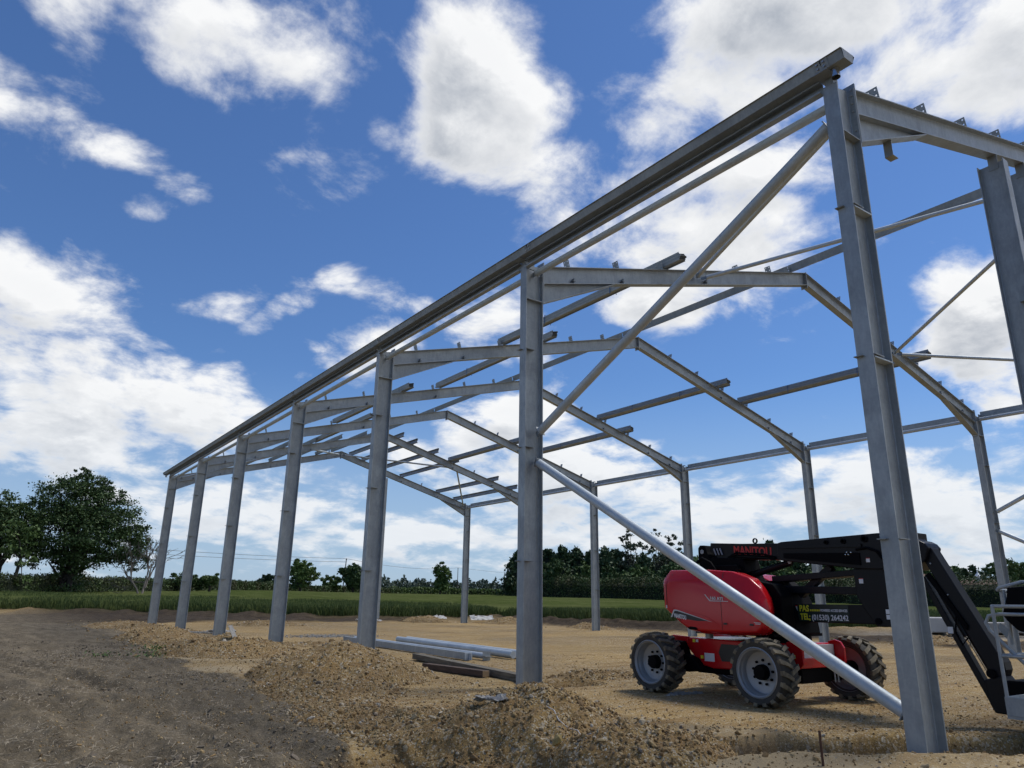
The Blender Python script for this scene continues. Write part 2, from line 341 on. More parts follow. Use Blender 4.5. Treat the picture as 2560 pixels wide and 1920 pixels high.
class MB:
    def __init__(s): s.v = []; s.f = []
    def add(s, V, F):
        o = len(s.v); s.v += [tuple(map(float, x)) for x in V]; s.f += [tuple(i+o for i in f) for f in F]; return s
    def box(s, x0, x1, y0, y1, z0, z1):
        V = [(x, y, z) for x in (x0, x1) for y in (y0, y1) for z in (z0, z1)]
        return s.add(V, [(0, 1, 3, 2), (4, 6, 7, 5), (0, 4, 5, 1), (2, 3, 7, 6), (0, 2, 6, 4), (1, 5, 7, 3)])
    def prism(s, pts, axis, a, b):
        """polygon in the plane normal to axis (x: (y,z), y: (x,z), z: (x,y)), extruded a..b"""
        mk = {'x': lambda p, t: (t, p[0], p[1]), 'y': lambda p, t: (p[0], t, p[1]), 'z': lambda p, t: (p[0], p[1], t)}[axis]
        n = len(pts); V = [mk(p, a) for p in pts]+[mk(p, b) for p in pts]
        return s.add(V, [tuple(range(n))[::-1], tuple(range(n, 2*n))]+[(i, (i+1) % n, n+(i+1) % n, n+i) for i in range(n)])
    def bar(s, A, B, w, h, upv=(0, 0, 1)):
        A = np.array(A, float); B = np.array(B, float); d = B-A; d /= np.linalg.norm(d)
        r = np.cross(d, upv); r /= np.linalg.norm(r); u = np.cross(r, d)
        V = [P+r*i*w/2+u*j*h/2 for P in (A, B) for i, j in ((-1, -1), (1, -1), (1, 1), (-1, 1))]
        return s.add(V, [(0, 1, 2, 3), (7, 6, 5, 4)]+[(i, i+4, (i+1) % 4+4, (i+1) % 4) for i in range(4)])
    def tube(s, pts, r, n=12, caps=True):
        P = [np.array(p, float) for p in pts]; rs = r if hasattr(r, '__len__') else [r]*len(P)
        V = []; F = []; ref = None
        for i, p in enumerate(P):
            d = (P[min(i+1, len(P)-1)]-P[max(i-1, 0)]); d /= np.linalg.norm(d)
            if ref is None: ref = np.array((0, 0, 1.)) if abs(d[2]) < .9 else np.array((1., 0, 0))
            a = np.cross(d, ref); a /= np.linalg.norm(a); b = np.cross(a, d); ref = b
            V += [p+(a*math.cos(2*math.pi*k/n)+b*math.sin(2*math.pi*k/n))*rs[i] for k in range(n)]
        for i in range(len(P)-1):
            F += [(i*n+k, i*n+(k+1) % n, (i+1)*n+(k+1) % n, (i+1)*n+k) for k in range(n)]
        if caps: F += [tuple(range(n))[::-1], tuple(range((len(P)-1)*n, len(P)*n))]
        return s.add(V, F)
    def lathe(s, prof, c, axis='x', n=36, close=False):
        """prof: list of (radius, offset along axis)"""
        V = []; F = []; m = len(prof)
        for k in range(n):
            a = 2*math.pi*k/n; ca, sa = math.cos(a), math.sin(a)
            for r, t in prof:
                V.append({'x': (c[0]+t, c[1]+r*ca, c[2]+r*sa), 'y': (c[0]+r*ca, c[1]+t, c[2]+r*sa), 'z': (c[0]+r*ca, c[1]+r*sa, c[2]+t)}[axis])
        for k in range(n):
            for i in range(m-1 if not close else m):
                F.append((k*m+i, k*m+(i+1) % m, ((k+1) % n)*m+(i+1) % m, ((k+1) % n)*m+i))
        return s.add(V, F)
    def mesh(s, name, L=(0, 0, 0), smooth=None):
        me = bpy.data.meshes.new(name); L = np.array(L)
        me.from_pydata([tuple(np.array(v)-L) for v in s.v], [], s.f); me.update()
        bm = bmesh.new(); bm.from_mesh(me); bmesh.ops.recalc_face_normals(bm, faces=bm.faces); bm.to_mesh(me); bm.free()
        if smooth is not None:
            me.polygons.foreach_set('use_smooth', [True]*len(me.polygons))
            me.set_sharp_from_angle(angle=R_(smooth))
        return me
    def build(s, name, mat, parent=None, smooth=None, bevel=0, **tags):
        L = root_loc(parent) if parent is not None else np.zeros(3)
        me = s.mesh(name, L, smooth); me.materials.append(mat)
        o = bpy.data.objects.new(name, me); link(o, parent, **tags)
        if bevel:
            md = o.modifiers.new('bevel', 'BEVEL'); md.width = bevel; md.segments = 2; md.limit_method = 'ANGLE'; md.angle_limit = R_(35)
        return o
def put(name, me, loc, parent=None, rot=None, scale=None, **tags):
    o = bpy.data.objects.new(name, me); link(o, parent, **tags)
    L = root_loc(parent) if parent is not None else np.zeros(3)
    o.location = tuple(np.array(loc, float)-L)
    if rot is not None: o.rotation_euler = rot
    if scale is not None: o.scale = scale
    return o
def copy_tree(o, parent=None):
    c = o.copy(); COL.objects.link(c); c.parent = parent
    for ch in list(o.children): copy_tree(ch, c)
    return c
def text(name, body, size, mat, loc, parent, xdir=(0, -1, 0), ydir=(0, 0, 1), bold=.0, shear=0, width=None, ext=.001, align='LEFT'):
    cu = bpy.data.curves.new(name, 'FONT'); cu.body = body; cu.size = size; cu.offset = bold; cu.shear = shear; cu.extrude = ext; cu.align_x = align; cu.resolution_u = 3
    tmp = bpy.data.objects.new('tmp_'+name, cu); COL.objects.link(tmp)
    dg = bpy.context.evaluated_depsgraph_get(); me = bpy.data.meshes.new_from_object(tmp.evaluated_get(dg)); bpy.data.objects.remove(tmp); bpy.data.curves.remove(cu)
    X = np.array(xdir, float); Yv = np.array(ydir, float); Z = np.cross(X, Yv)
    co = np.zeros(len(me.vertices)*3, np.float32); me.vertices.foreach_get('co', co); co = co.reshape(-1, 3)
    sx = 1.0
    if width is not None: sx = width/(co[:, 0].max()-co[:, 0].min()); co[:, 0] = (co[:, 0]-co[:, 0].min())*sx
    W_ = np.array(loc)+co[:, :1]*X+co[:, 1:2]*Yv+co[:, 2:]*Z-root_loc(parent)
    me.vertices.foreach_set('co', W_.astype(np.float32).ravel()); me.update(); me.name = name
    me.materials.clear(); me.materials.append(mat)
    return link(bpy.data.objects.new(name, me), parent)

# value-noise fBm in numpy for terrain
_perm = rng.random((256, 256))
def vnoise(x, y):
    xi = np.floor(x).astype(int); yi = np.floor(y).astype(int); fx = x-xi; fy = y-yi
    fx = fx*fx*(3-2*fx); fy = fy*fy*(3-2*fy)
    g = lambda a, b: _perm[a & 255, b & 255]
    return (g(xi, yi)*(1-fx)+g(xi+1, yi)*fx)*(1-fy)+(g(xi, yi+1)*(1-fx)+g(xi+1, yi+1)*fx)*fy
def fbm(x, y, sc, octs=4, gain=.5):
    r = 0; a = 1; tot = 0
    for k in range(octs):
        r = r+a*vnoise(x*sc*2**k+17.3*k, y*sc*2**k+5.1*k); tot += a; a *= gain
    return r/tot-.5
def sstep(a, b, x): t = np.clip((x-a)/(b-a), 0, 1); return t*t*(3-2*t)

# ================================================================== THE SETTING: ground
EDGE = np.array([(-90, 92), (-40, 78), (-5.2, 61), (1.1, 55.4), (6.8, 47.4), (11.6, 41.5), (17, 39.3), (21.2, 37.2), (21.6, 28), (22.5, 23), (27, 17.8), (34, 14.2), (60, 3), (120, -25)])
SOIL = np.array([(4, 44), (-1.0, 41.6), (-1.6, 30), (-3.06, 20), (-3.24, 14), (-3.43, 11.4), (-3.27, 10), (-3.2, 8.4), (-3.38, 7.7), (-3.52, 5.4), (-3.62, 4.1), (-4.16, 2.9), (-4.36, 2.2), (-4.6, 0), (-5, -10), (-5, -60)])
def seg_signed(px, py, poly):
    """distance to a polyline, positive on its left"""
    best = np.full(px.shape, 1e9); sg = np.zeros(px.shape)
    for (x0, y0), (x1, y1) in zip(poly[:-1], poly[1:]):
        dx, dy = x1-x0, y1-y0; L2 = dx*dx+dy*dy
        t = np.clip(((px-x0)*dx+(py-y0)*dy)/L2, 0, 1)
        d = np.hypot(px-(x0+t*dx), py-(y0+t*dy)); cr = dx*(py-y0)-dy*(px-x0)
        m = d < best; best = np.where(m, d, best); sg = np.where(m, np.sign(cr), sg)
    return best*sg
def terrain(x, y, fine=True):
    df = seg_signed(x, y, EDGE)                      # >0 inside the field
    r = np.hypot(x-10, y-20)
    bank = sstep(-1.3, -.1, df)
    h = .22*bank*sstep(60, 25, np.abs(x-12))+.06*bank
    far = sstep(-.5, 3, df)
    h = h+far*(.02*np.clip(r-30, 0, 90)+.009*np.clip(r-120, 0, 400)+.002*np.clip(r-520, 0, 3000))
    if fine:
        ds = seg_signed(x, y, SOIL)+.55*fbm(x, y, .9, 4)+.28*fbm(x, y, 4.5, 3)   # <0 west of the line = topsoil
        soil = sstep(.05, -.05, ds)*(1-far)
        soil = soil*(sstep(60, 55, y))
        # tyre ruts running up the soil strip, clods between them
        rut = np.zeros_like(x)
        for x0, k, dpt in ((-4.75, -.12, .05), (-5.9, -.12, .045), (-7.4, -.16, .03), (-8.7, -.16, .03)):
            d = x-(x0+k*(y-3)+.35*np.sin(y*.23)); rut -= dpt*(.8+1.6*fbm(x, y, .6, 2))*np.exp(-(d/.22)**2); rut += dpt*(.9+2.2*fbm(x, y, 2.2, 3))*np.exp(-((np.abs(d)-.36)/.15)**2)
        near = sstep(45, 14, np.hypot(x-CAM[0], y-CAM[1]))
        h = h+soil*(rut+.10*fbm(x, y, .8, 4)+.085*near*fbm(x, y, 5.5, 4, .70))
        h = h+(1-soil)*(1-bank)*(.03*fbm(x, y, .5, 3)+.014*near*fbm(x, y, 6, 3))
        h = h+bank*(1-far)*(.22*fbm(x, y, 1.6, 4)+.05)
        # trench by the first column, hollow by the second, cut in the foreground
        u_ = (x+.15)*.86+(y-.62)*-.5; v_ = (x+.15)*.5+(y-.62)*.86
        jag = .22*fbm(x, y, 2.2, 4)
        tr = sstep(.66, .50, np.abs(v_+jag*1.3)/.72)*sstep(1.0, .9, np.abs(u_-.55)/1.75+jag*.6)
        h = h-.40*tr+.09*tr*fbm(x, y, 5, 3, .6)+.10*np.exp(-((np.abs(v_+jag)-.62)/.16)**2)*sstep(2.2, 1.5, np.abs(u_-.55))*(.5+fbm(x, y, 3, 3))
        hole = sstep(1, .55, np.hypot((x-1.1)/.95, (y-6.35)/.6)+jag)
        h = h-.2*hole
        cut = sstep(1, .80, np.hypot((x+3.95)/1.35, (y-1.15)/1.75)+jag*.9)
        h = h-.20*cut+.10*cut*fbm(x, y, 2.6, 4, .6)
        earth = np.clip(tr+hole+cut, 0, 1)
        stony = sstep(-7, -2.5, df)*(1-bank)*sstep(24, 29, x)
        out = np.maximum(x-19.6, y-37.4)+1.6*fbm(x, y, .5, 3)
        strip = sstep(0, .7, out)*(1-sstep(24, 29, x))*sstep(-7, 0, x)
        h = h+strip*(1-far)*(.10+.30*fbm(x, y, .9, 4, .6))
        return h, soil, np.clip(strip*(1-far*.5), 0, 1)*sstep(7, -1, df), far, earth, stony
    return h
ang = np.concatenate([np.linspace(R_(-12), R_(86), 640), np.linspace(R_(86), R_(348), 110)[1:-1]])
rad = np.concatenate([np.geomspace(.5, 4.2, 26)[:-1], np.geomspace(4.2, 46, 520)[:-1], np.geomspace(46, 3500, 110)])
A_, Rr = np.meshgrid(ang, rad)
GX = CAM[0]+Rr*np.sin(A_); GY = CAM[1]+Rr*np.cos(A_)
gh, gsoil, gbank, gfar, gearth, gstony = terrain(GX, GY)
nr, na = GX.shape
V = np.stack([GX, GY, gh], -1).reshape(-1, 3); V = np.vstack([V, [[CAM[0], CAM[1], gh[0].mean()]]])
ii, jj = np.meshgrid(np.arange(nr-1), np.arange(na), indexing='ij'); j2 = (jj+1) % na
F = np.stack([ii*na+jj, (ii+1)*na+jj, (ii+1)*na+j2, ii*na+j2], -1).reshape(-1, 4)
c0 = len(V)-1
Ft = np.array([(c0, j, (j+1) % na, c0) for j in range(na)])
me = fast_mesh('ground', V, F, True)
def put_attr(me, name, cols):
    at = me.attributes.new(name, 'FLOAT_COLOR', 'POINT'); n = len(me.vertices); a = np.zeros((n, 4), np.float32); a[:, 3] = 1
    for i, c in enumerate(cols):
        c = np.asarray(c).ravel(); a[:len(c), i] = c
    at.data.foreach_set('color', a.ravel())
wet = sstep(.08, .3, fbm(GX, GY, .35, 3))*sstep(1.5, -2.5, GX-1)*(1-gsoil)
put_attr(me, 'zone', (gsoil, gbank, gfar)); put_attr(me, 'zone2', (gearth, gstony, wet))
me.materials.append(GROUND)
ground = link(bpy.data.objects.new('ground', me), kind='structure')

# ------------------------------------------------------------------ scattering helpers
ICO = None
def ico():
    global ICO
    if ICO is None:
        bm = bmesh.new(); bmesh.ops.create_icosphere(bm, subdivisions=1, radius=1); bm.verts.ensure_lookup_table()
        ICO = (np.array([v.co[:] for v in bm.verts]), np.array([[v.index for v in f.verts] for f in bm.faces])); bm.free()
    return ICO
def stones_mesh(name, P, rad_, flatn=.65):
    v, f = ico(); n = len(P); k = len(v)
    q = rng.normal(size=(n, 4)); q /= np.linalg.norm(q, axis=1)[:, None]
    w, x, y, z = q.T
    M = np.stack([np.stack([1-2*(y*y+z*z), 2*(x*y-z*w), 2*(x*z+y*w)], -1), np.stack([2*(x*y+z*w), 1-2*(x*x+z*z), 2*(y*z-x*w)], -1), np.stack([2*(x*z-y*w), 2*(y*z+x*w), 1-2*(x*x+y*y)], -1)], 1)
    sc = rad_[:, None]*np.stack([rng.uniform(.8, 1.35, n), rng.uniform(.6, 1.0, n), rng.uniform(flatn*.6, flatn*1.2, n)], -1)
    jit = 1+rng.uniform(-.22, .22, (n, k, 1))
    VV = (v[None]*jit)*sc[:, None, :]
    VV = np.einsum('nij,nkj->nki', M, VV)+P[:, None, :]
    FF = (f[None]+(np.arange(n)*k)[:, None, None]).reshape(-1, 3)
    return fast_mesh(name, VV.reshape(-1, 3), FF, False)
STONE_VARIANTS = [stones_mesh('stone', np.zeros((1, 3)), np.ones(1), .75) for _ in range(8)]
for s_ in STONE_VARIANTS: s_.materials.append(STONE)

# ------------------------------------------------------------------ gravel heaps
def heap(label, c, blobs, size, res, rough, stones_n, big_n, big_r=(.03, .06), group='spoil heaps of gravel beside the column bases', ripple=1.0, cut=None):
    """blobs: (x, y, height, rx, ry, rot)"""
    e = empty('gravel_heap', (c[0], c[1], 0), label, 'gravel heap', group)
    nx = int(2*size[0]/res); ny = int(2*size[1]/res)
    X, Y = np.meshgrid(np.linspace(c[0]-size[0], c[0]+size[0], nx), np.linspace(c[1]-size[1], c[1]+size[1], ny))
    def hf(X, Y):
        wx = X+.25*fbm(X, Y, 1.3, 3); wy = Y+.25*fbm(X+9, Y+3, 1.3, 3)
        H = np.zeros_like(X)
        for bx, by, hh, rx, ry, rot in blobs:
            ca, sa = math.cos(R_(rot)), math.sin(R_(rot)); a = ((wx-bx)*ca+(wy-by)*sa)/rx; b = (-(wx-bx)*sa+(wy-by)*ca)/ry
            d = np.sqrt(a*a+b*b); prof = np.clip(1-d, 0, 1)
            H = np.maximum(H, hh*(prof**.85*(1-.25*prof))*1.18)
        body = sstep(0, .12, H)
        H = H+body*ripple*(.15*fbm(X, Y, 2.3, 4, .58)+.10*fbm(X, Y, 9, 3, .62))
        if cut is not None:
            H = H*sstep(-.03, .07, -seg_signed(X, Y, cut)-.16*fbm(X, Y, 3.1, 3))
        return H-.03
    H = hf(X, Y)
    T = terrain(X, Y)[0]
    Z = T+H; keep = H > -.025
    Vv = np.stack([X-c[0], Y-c[1], Z], -1).reshape(-1, 3)
    ii, jj = np.meshgrid(np.arange(ny-1), np.arange(nx-1), indexing='ij')
    Fq = np.stack([ii*nx+jj, ii*nx+jj+1, (ii+1)*nx+jj+1, (ii+1)*nx+jj], -1).reshape(-1, 4)
    kk = keep.ravel()[Fq].any(1); Fq = Fq[kk]
    use = np.unique(Fq); mp = np.full(len(Vv), -1); mp[use] = np.arange(len(use))
    me = fast_mesh('heap_body', Vv[use], mp[Fq], True); me.materials.append(MOUND)
    link(bpy.data.objects.new('heap_body', me), e)
    # loose stones
    n = stones_n*3; sx = rng.uniform(c[0]-size[0], c[0]+size[0], n); sy = rng.uniform(c[1]-size[1], c[1]+size[1], n)
    hh = hf(sx, sy); ok = (hh > -.02) | (rng.random(n) < .10); sx, sy, hh = sx[ok][:stones_n], sy[ok][:stones_n], hh[ok][:stones_n]
    tz = terrain(sx, sy)[0]; P = np.stack([sx-c[0], sy-c[1], tz+np.maximum(hh, 0)+.004], -1)
    rr = np.exp(rng.normal(math.log(.0105), .5, len(sx))).clip(.005, .034)*rough
    me = stones_mesh('loose_gravel', P, rr); me.materials.append(STONE)
    link(bpy.data.objects.new('loose_gravel', me), e, kind='stuff')
    n = big_n*4; sx = rng.uniform(c[0]-size[0], c[0]+size[0], n); sy = rng.uniform(c[1]-size[1], c[1]+size[1], n); hh = hf(sx, sy); ok = hh > .0
    sx, sy, hh = sx[ok][:big_n], sy[ok][:big_n], hh[ok][:big_n]
    if len(sx):
        tz = terrain(sx, sy)[0]
        for x, y, z in zip(sx, sy, tz+hh):
            r = .8*(big_r[0]+(big_r[1]-big_r[0])*rng.random()**2.6)
            o = put('stone', STONE_VARIANTS[int(rng.integers(8))], (x, y, z+r*.25), e, rot=tuple(rng.uniform(0, 6.3, 3)), scale=(r*rng.uniform(.8, 1.3), r, r*rng.uniform(.6, .9)))
    return e, hf
H1, hf1 = heap('large gravel heap with grey cloth on it in front of the second column', (-2.35, 2.65),
     [(-2.22, 2.75, .58, 1.25, 1.15, 20), (-2.05, 1.45, .32, 1.0, .75, 0), (-2.95, 3.5, .24, 1.1, 1.25, 30), (-3.2, 2.5, .20, 1.0, 1.0, 0), (-1.45, 1.35, .12, .8, .6, 0), (-3.15, 4.6, .10, .9, 1.4, 0), (-2.9, 1.2, .2, .8, .7, 0)],
     (2.3, 3.4), .022, 1.0, 8500, 150, cut=np.array([(-.6, .15), (-1.7, .72), (-2.5, .55), (-3.2, .8), (-3.45, 1.5), (-3.45, 2.3), (-3.75, 2.75), (-4.6, 3.6)]))
H2, hf2 = heap('cone shaped gravel heap in front of the third column', (-1.9, 8.3),
     [(-1.6, 9.1, .64, 1.5, 1.9, 15), (-2.5, 7.4, .2, 1.15, 1.5, 0), (-2.9, 6.3, .11, .9, 1.2, 0)], (2.0, 3.2), .03, 1.15, 4200, 90, (.035, .07))
H3, hf3 = heap('gravel heap with grey sheet scrap at foot of the fifth column', (-1.9, 15.2),
     [(-2.0, 15.3, .52, 1.35, 1.9, 10), (-1.2, 16.0, .34, 1.3, 1.5, 0)], (2.0, 2.9), .045, 1.5, 2200, 40, (.045, .08))
heap('low gravel heap between the sixth column and dark soil', (-2.0, 21.8), [(-2.0, 22.4, .46, 1.3, 2.2, 0), (-2.3, 20, .2, 1.0, 1.6, 0)], (1.9, 3.8), .06, 1.8, 1200, 15, (.06, .09))
heap('farthest gravel heap on left at foot of the last column', (-1.4, 33), [(-1.4, 33.2, .30, 1.7, 3.2, 0), (-.9, 28.5, .16, 1.5, 3, 0)], (2.2, 6), .1, 2.2, 700, 0)
heap('flat spread of gravel beside the fourth column', (.9, 17.5), [(1.0, 17.6, .13, 1.9, 1.0, 0)], (2, 1.4), .05, 1.5, 500, 0)
heap('small dug gravel heap right of the second column', (2.35, 6.9), [(2.35, 6.95, .16, .95, .55, -10)], (1.2, .8), .03, 1.2, 700, 16, (.03, .055))
heap('gravel heap left of the far corner column with white sheet', (16.0, 37.4), [(15.9, 37.4, .46, 1.5, 1.2, 0)], (1.8, 1.6), .07, 2, 300, 0)
heap('gravel heap right of the far corner column seen beside the second column', (19.4, 34.2), [(19.4, 34.2, .44, 1.2, 1.4, 0)], (1.8, 1.9), .07, 2, 300, 0)
heap('low gravel heap left of far column in the crop side row', (19.2, 25.8), [(19.1, 25.8, .28, .8, 1.6, 0), (19.6, 27.2, .22, .8, 1.2, 0)], (1.5, 2.8), .07, 2, 300, 0)
heap('orange soil heap behind the fifth column by the bank', (5.2, 33.8), [(5.0, 33.8, .32, 1.9, 1.4, 0)], (2.4, 2), .07, 2, 300, 0)
heap('stony heap at right back seen behind the lift jib', (21.5, 9.8), [(21.5, 9.8, .22, 1.5, 1.3, 0)], (2, 1.8), .07, 2, 300, 0)
bs = put('stone', STONE_VARIANTS[2].copy(), (-3.27, 1.03, .27), H1, rot=(.4, .2, 1), scale=(.075, .06, .06)); bs.data.materials[0] = OCHRE; bs['label'] = 'large yellow ochre stone on front edge of the heap'

# pebbles spread thinly over the pad, straw and flints on the topsoil
n = 15000; rr = rng.uniform(4.5**1.3, 20**1.3, n)**(1/1.3); aa = rng.uniform(R_(5), R_(75), n)
px, py = CAM[0]+rr*np.sin(aa), CAM[1]+rr*np.cos(aa); tt = terrain(px, py)
P = np.stack([px, py, tt[0]+.002], -1); rs = np.exp(rng.normal(math.log(.008), .45, n)).clip(.004, .03)
me = stones_mesh('pebbles', P, rs); me.materials.append(STONE)
link(bpy.data.objects.new('pebbles', me), label='loose pebbles and flints scattered over the bare ground', cat='pebbles', kind='stuff')
n = 70000; rr = np.sqrt(rng.uniform(4.5**2, 22**2, n)); aa = rng.uniform(R_(-8), R_(50), n)
px, py = CAM[0]+rr*np.sin(aa), CAM[1]+rr*np.cos(aa); tt = terrain(px, py); ok = (tt[1] > .6) & (fbm(px, py, 1.1, 3)+.16 > rng.uniform(-.1, .35, n)); px, py, hz = px[ok], py[ok], tt[0][ok]
n = len(px); a = rng.uniform(0, 6.28, n); L = rng.uniform(.02, .075, n); dx, dy = np.cos(a)*L/2, np.sin(a)*L/2; wx, wy = -np.sin(a)*.002, np.cos(a)*.002; dz = rng.uniform(-.015, .02, n)
Vv = np.stack([np.stack([px-dx-wx, py-dy-wy, hz+.006-dz*.3], -1), np.stack([px+dx-wx, py+dy-wy, hz+.012+dz], -1), np.stack([px+dx+wx, py+dy+wy, hz+.014+dz], -1), np.stack([px-dx+wx, py-dy+wy, hz+.008-dz*.3], -1)], 1).reshape(-1, 3)
me = fast_mesh('straw', Vv, np.arange(4*n).reshape(-1, 4)); me.materials.append(m_leaf('straw', (.24, .19, .13), (.40, .34, .245), (.31, .26, .18)))
link(bpy.data.objects.new('straw', me), label='dry straw and dead grass lying on dark topsoil', cat='straw', kind='stuff')
# clods on the topsoil
n = 9000; rr = rng.uniform(4.5**1.5, 26**1.5, n)**(1/1.5); aa = rng.uniform(R_(-8), R_(40), n)
px, py = CAM[0]+rr*np.sin(aa), CAM[1]+rr*np.cos(aa); tt = terrain(px, py); ok = (tt[1] > .6) & (fbm(px, py, .7, 3)+.5*fbm(px, py, 3, 2) > .05); px, py, hz = px[ok], py[ok], tt[0][ok]
me = stones_mesh('soil_clods', np.stack([px, py, hz-.008], -1), np.exp(rng.normal(math.log(.028), .45, len(px))).clip(.01, .045), .6); me.materials.append(flat('soil_clod', (.15, .12, .082), .95, 0, .4, 9, .6))
link(bpy.data.objects.new('soil_clods', me), label='crumbly dark clods along the tyre ruts', cat='soil', kind='stuff')
n = 26000; px = rng.uniform(-5.2, 3.4, n); py = rng.uniform(-1.6, 7.2, n); tt = terrain(px, py); ok = (tt[4] > .05) | ((seg_signed(px, py, SOIL) > 0) & (py < 2.2) & (rng.random(n) < .35)); px, py, hz = px[ok], py[ok], tt[0][ok]
me = stones_mesh('trench_gravel', np.stack([px, py, hz+.002], -1), np.exp(rng.normal(math.log(.0095), .5, len(px))).clip(.004, .035)); me.materials.append(STONE)
link(bpy.data.objects.new('trench_gravel', me), label='loose gravel on sides of the trench and cut ground in front', cat='gravel', kind='stuff')
def spill(label, x, y, rx, ry, n, r):
    px = rng.normal(x, rx*.45, n); py = rng.normal(y, ry*.45, n); hz = terrain(px, py)[0]
    me = stones_mesh('concrete_spill', np.stack([px, py, hz+.004], -1)-np.array([x, y, 0]), np.full(n, r)*rng.uniform(.5, 1.5, n), .4); me.materials.append(CONC)
    o = bpy.data.objects.new('concrete_spill', me); o.location = (x, y, 0); link(o, None, label, 'concrete', 'grey concrete splashes'); o['kind'] = 'stuff'
spill('grey concrete crumbs beside the left wheel of the lift', 1.75, 4.25, .3, .14, 160, .022)
spill('grey concrete splash on sand left of the cone heap', -1.6, 11.5, .5, .7, 120, .03)
spill('wide grey concrete spill on pad behind fourth column', 3.6, 22.5, 1.6, .9, 1100, .028)
spill('grey concrete lumps in trench right of first column', .95, .05, .16, .28, 90, .03)
spill('grey concrete crumbs at foot of the sixth column', .1, 26.5, .6, 1.1, 300, .03)

# ================================================================== STEEL FRAME
W, B, DEP, FLW = 17.889, 6.0, .38, .178
SL = .2725; ZR = lambda x: 7.17+SL*(x-.38)
XM = W/2
def isect(dep, wid, tf=.016, tw=.010, r=.012):
    """outline of an I section, u along depth (0..dep), v along the flange (-wid/2..wid/2)"""
    P = []
    def arc(cx, cy, a0): return [(cx+r*math.cos(R_(a)), cy+r*math.sin(R_(a))) for a in (a0, a0-30, a0-60, a0-90)]
    h = tw/2; w = wid/2
    P += [(0, -w), (0, w), (tf, w)] + arc(tf+r, h+r, 180)[0:0]
    P += [(tf, h+r)] + [(tf+r-r*math.cos(R_(a)), h+r-r*math.sin(R_(a))) for a in (30, 60, 90)]
    P += [(dep-tf-r, h)] + [(dep-tf-r+r*math.sin(R_(a)), h+r-r*math.cos(R_(a))) for a in (30, 60, 90)]
    P += [(dep-tf, w), (dep, w), (dep, -w), (dep-tf, -w)]
    P += [(dep-tf, -h-r)] + [(dep-tf-r+r*math.cos(R_(a)), -h-r+r*math.sin(R_(a))) for a in (30, 60, 90)]
    P += [(tf+r, -h)] + [(tf+r-r*math.sin(R_(a)), -h-r+r*math.cos(R_(a))) for a in (30, 60, 90)]
    P += [(tf, -w)]
    return P
def plate_holes(name, w, h, t, mat):
    """upright plate in the XY... normal along x, width along y, base at z=0, four square bolt holes"""
    ys = [-w/2, -w/2+.022, -w/2+.042, w/2-.042, w/2-.022, w/2]; zs = [0, h*.30, h*.30+.02, h-.042, h-.022, h]
    m = MB()
    for i in range(5):
        for j in range(5):
            if i in (1, 3) and j in (1, 3): continue
            m.box(-t/2, t/2, ys[i], ys[i+1], zs[j], zs[j+1])
    me = m.mesh(name); bm = bmesh.new(); bm.from_mesh(me); bmesh.ops.remove_doubles(bm, verts=bm.verts, dist=1e-5)
    d = {}
    for f in bm.faces: d.setdefault(tuple(sorted(v.index for v in f.verts)), []).append(f)
    bmesh.ops.delete(bm, geom=[f for l in d.values() if len(l) > 1 for f in l], context='FACES_ONLY')
    bm.to_mesh(me); bm.free(); me.materials.append(mat); return me
CLEAT = plate_holes('purlin_cleat', .15, .165, .008, GALVD)
bm_ = MB(); bm_.lathe([(0, .014), (.014, .014), (.014, 0)], (0, 0, 0), 'x', 6); BOLTM = bm_.mesh('bolt'); BOLTM.materials.append(BOLT)
def ext_iz(pts, ztop, z0, mir):
    """column: section extruded along z with a sloping top"""
    m = MB(); n = len(pts); fx = (lambda x: W-x) if mir else (lambda x: x)
    V = [(fx(u), v, z0) for u, v in pts]+[(fx(u), v, ztop(u)) for u, v in pts]
    m.add(V, [tuple(range(n)), tuple(range(n, 2*n))]+[(i, (i+1) % n, n+(i+1) % n, n+i) for i in range(n)]); return m
CLX = [1.03, 2.31, 3.60, 4.88, 6.17, 7.45, 8.25]
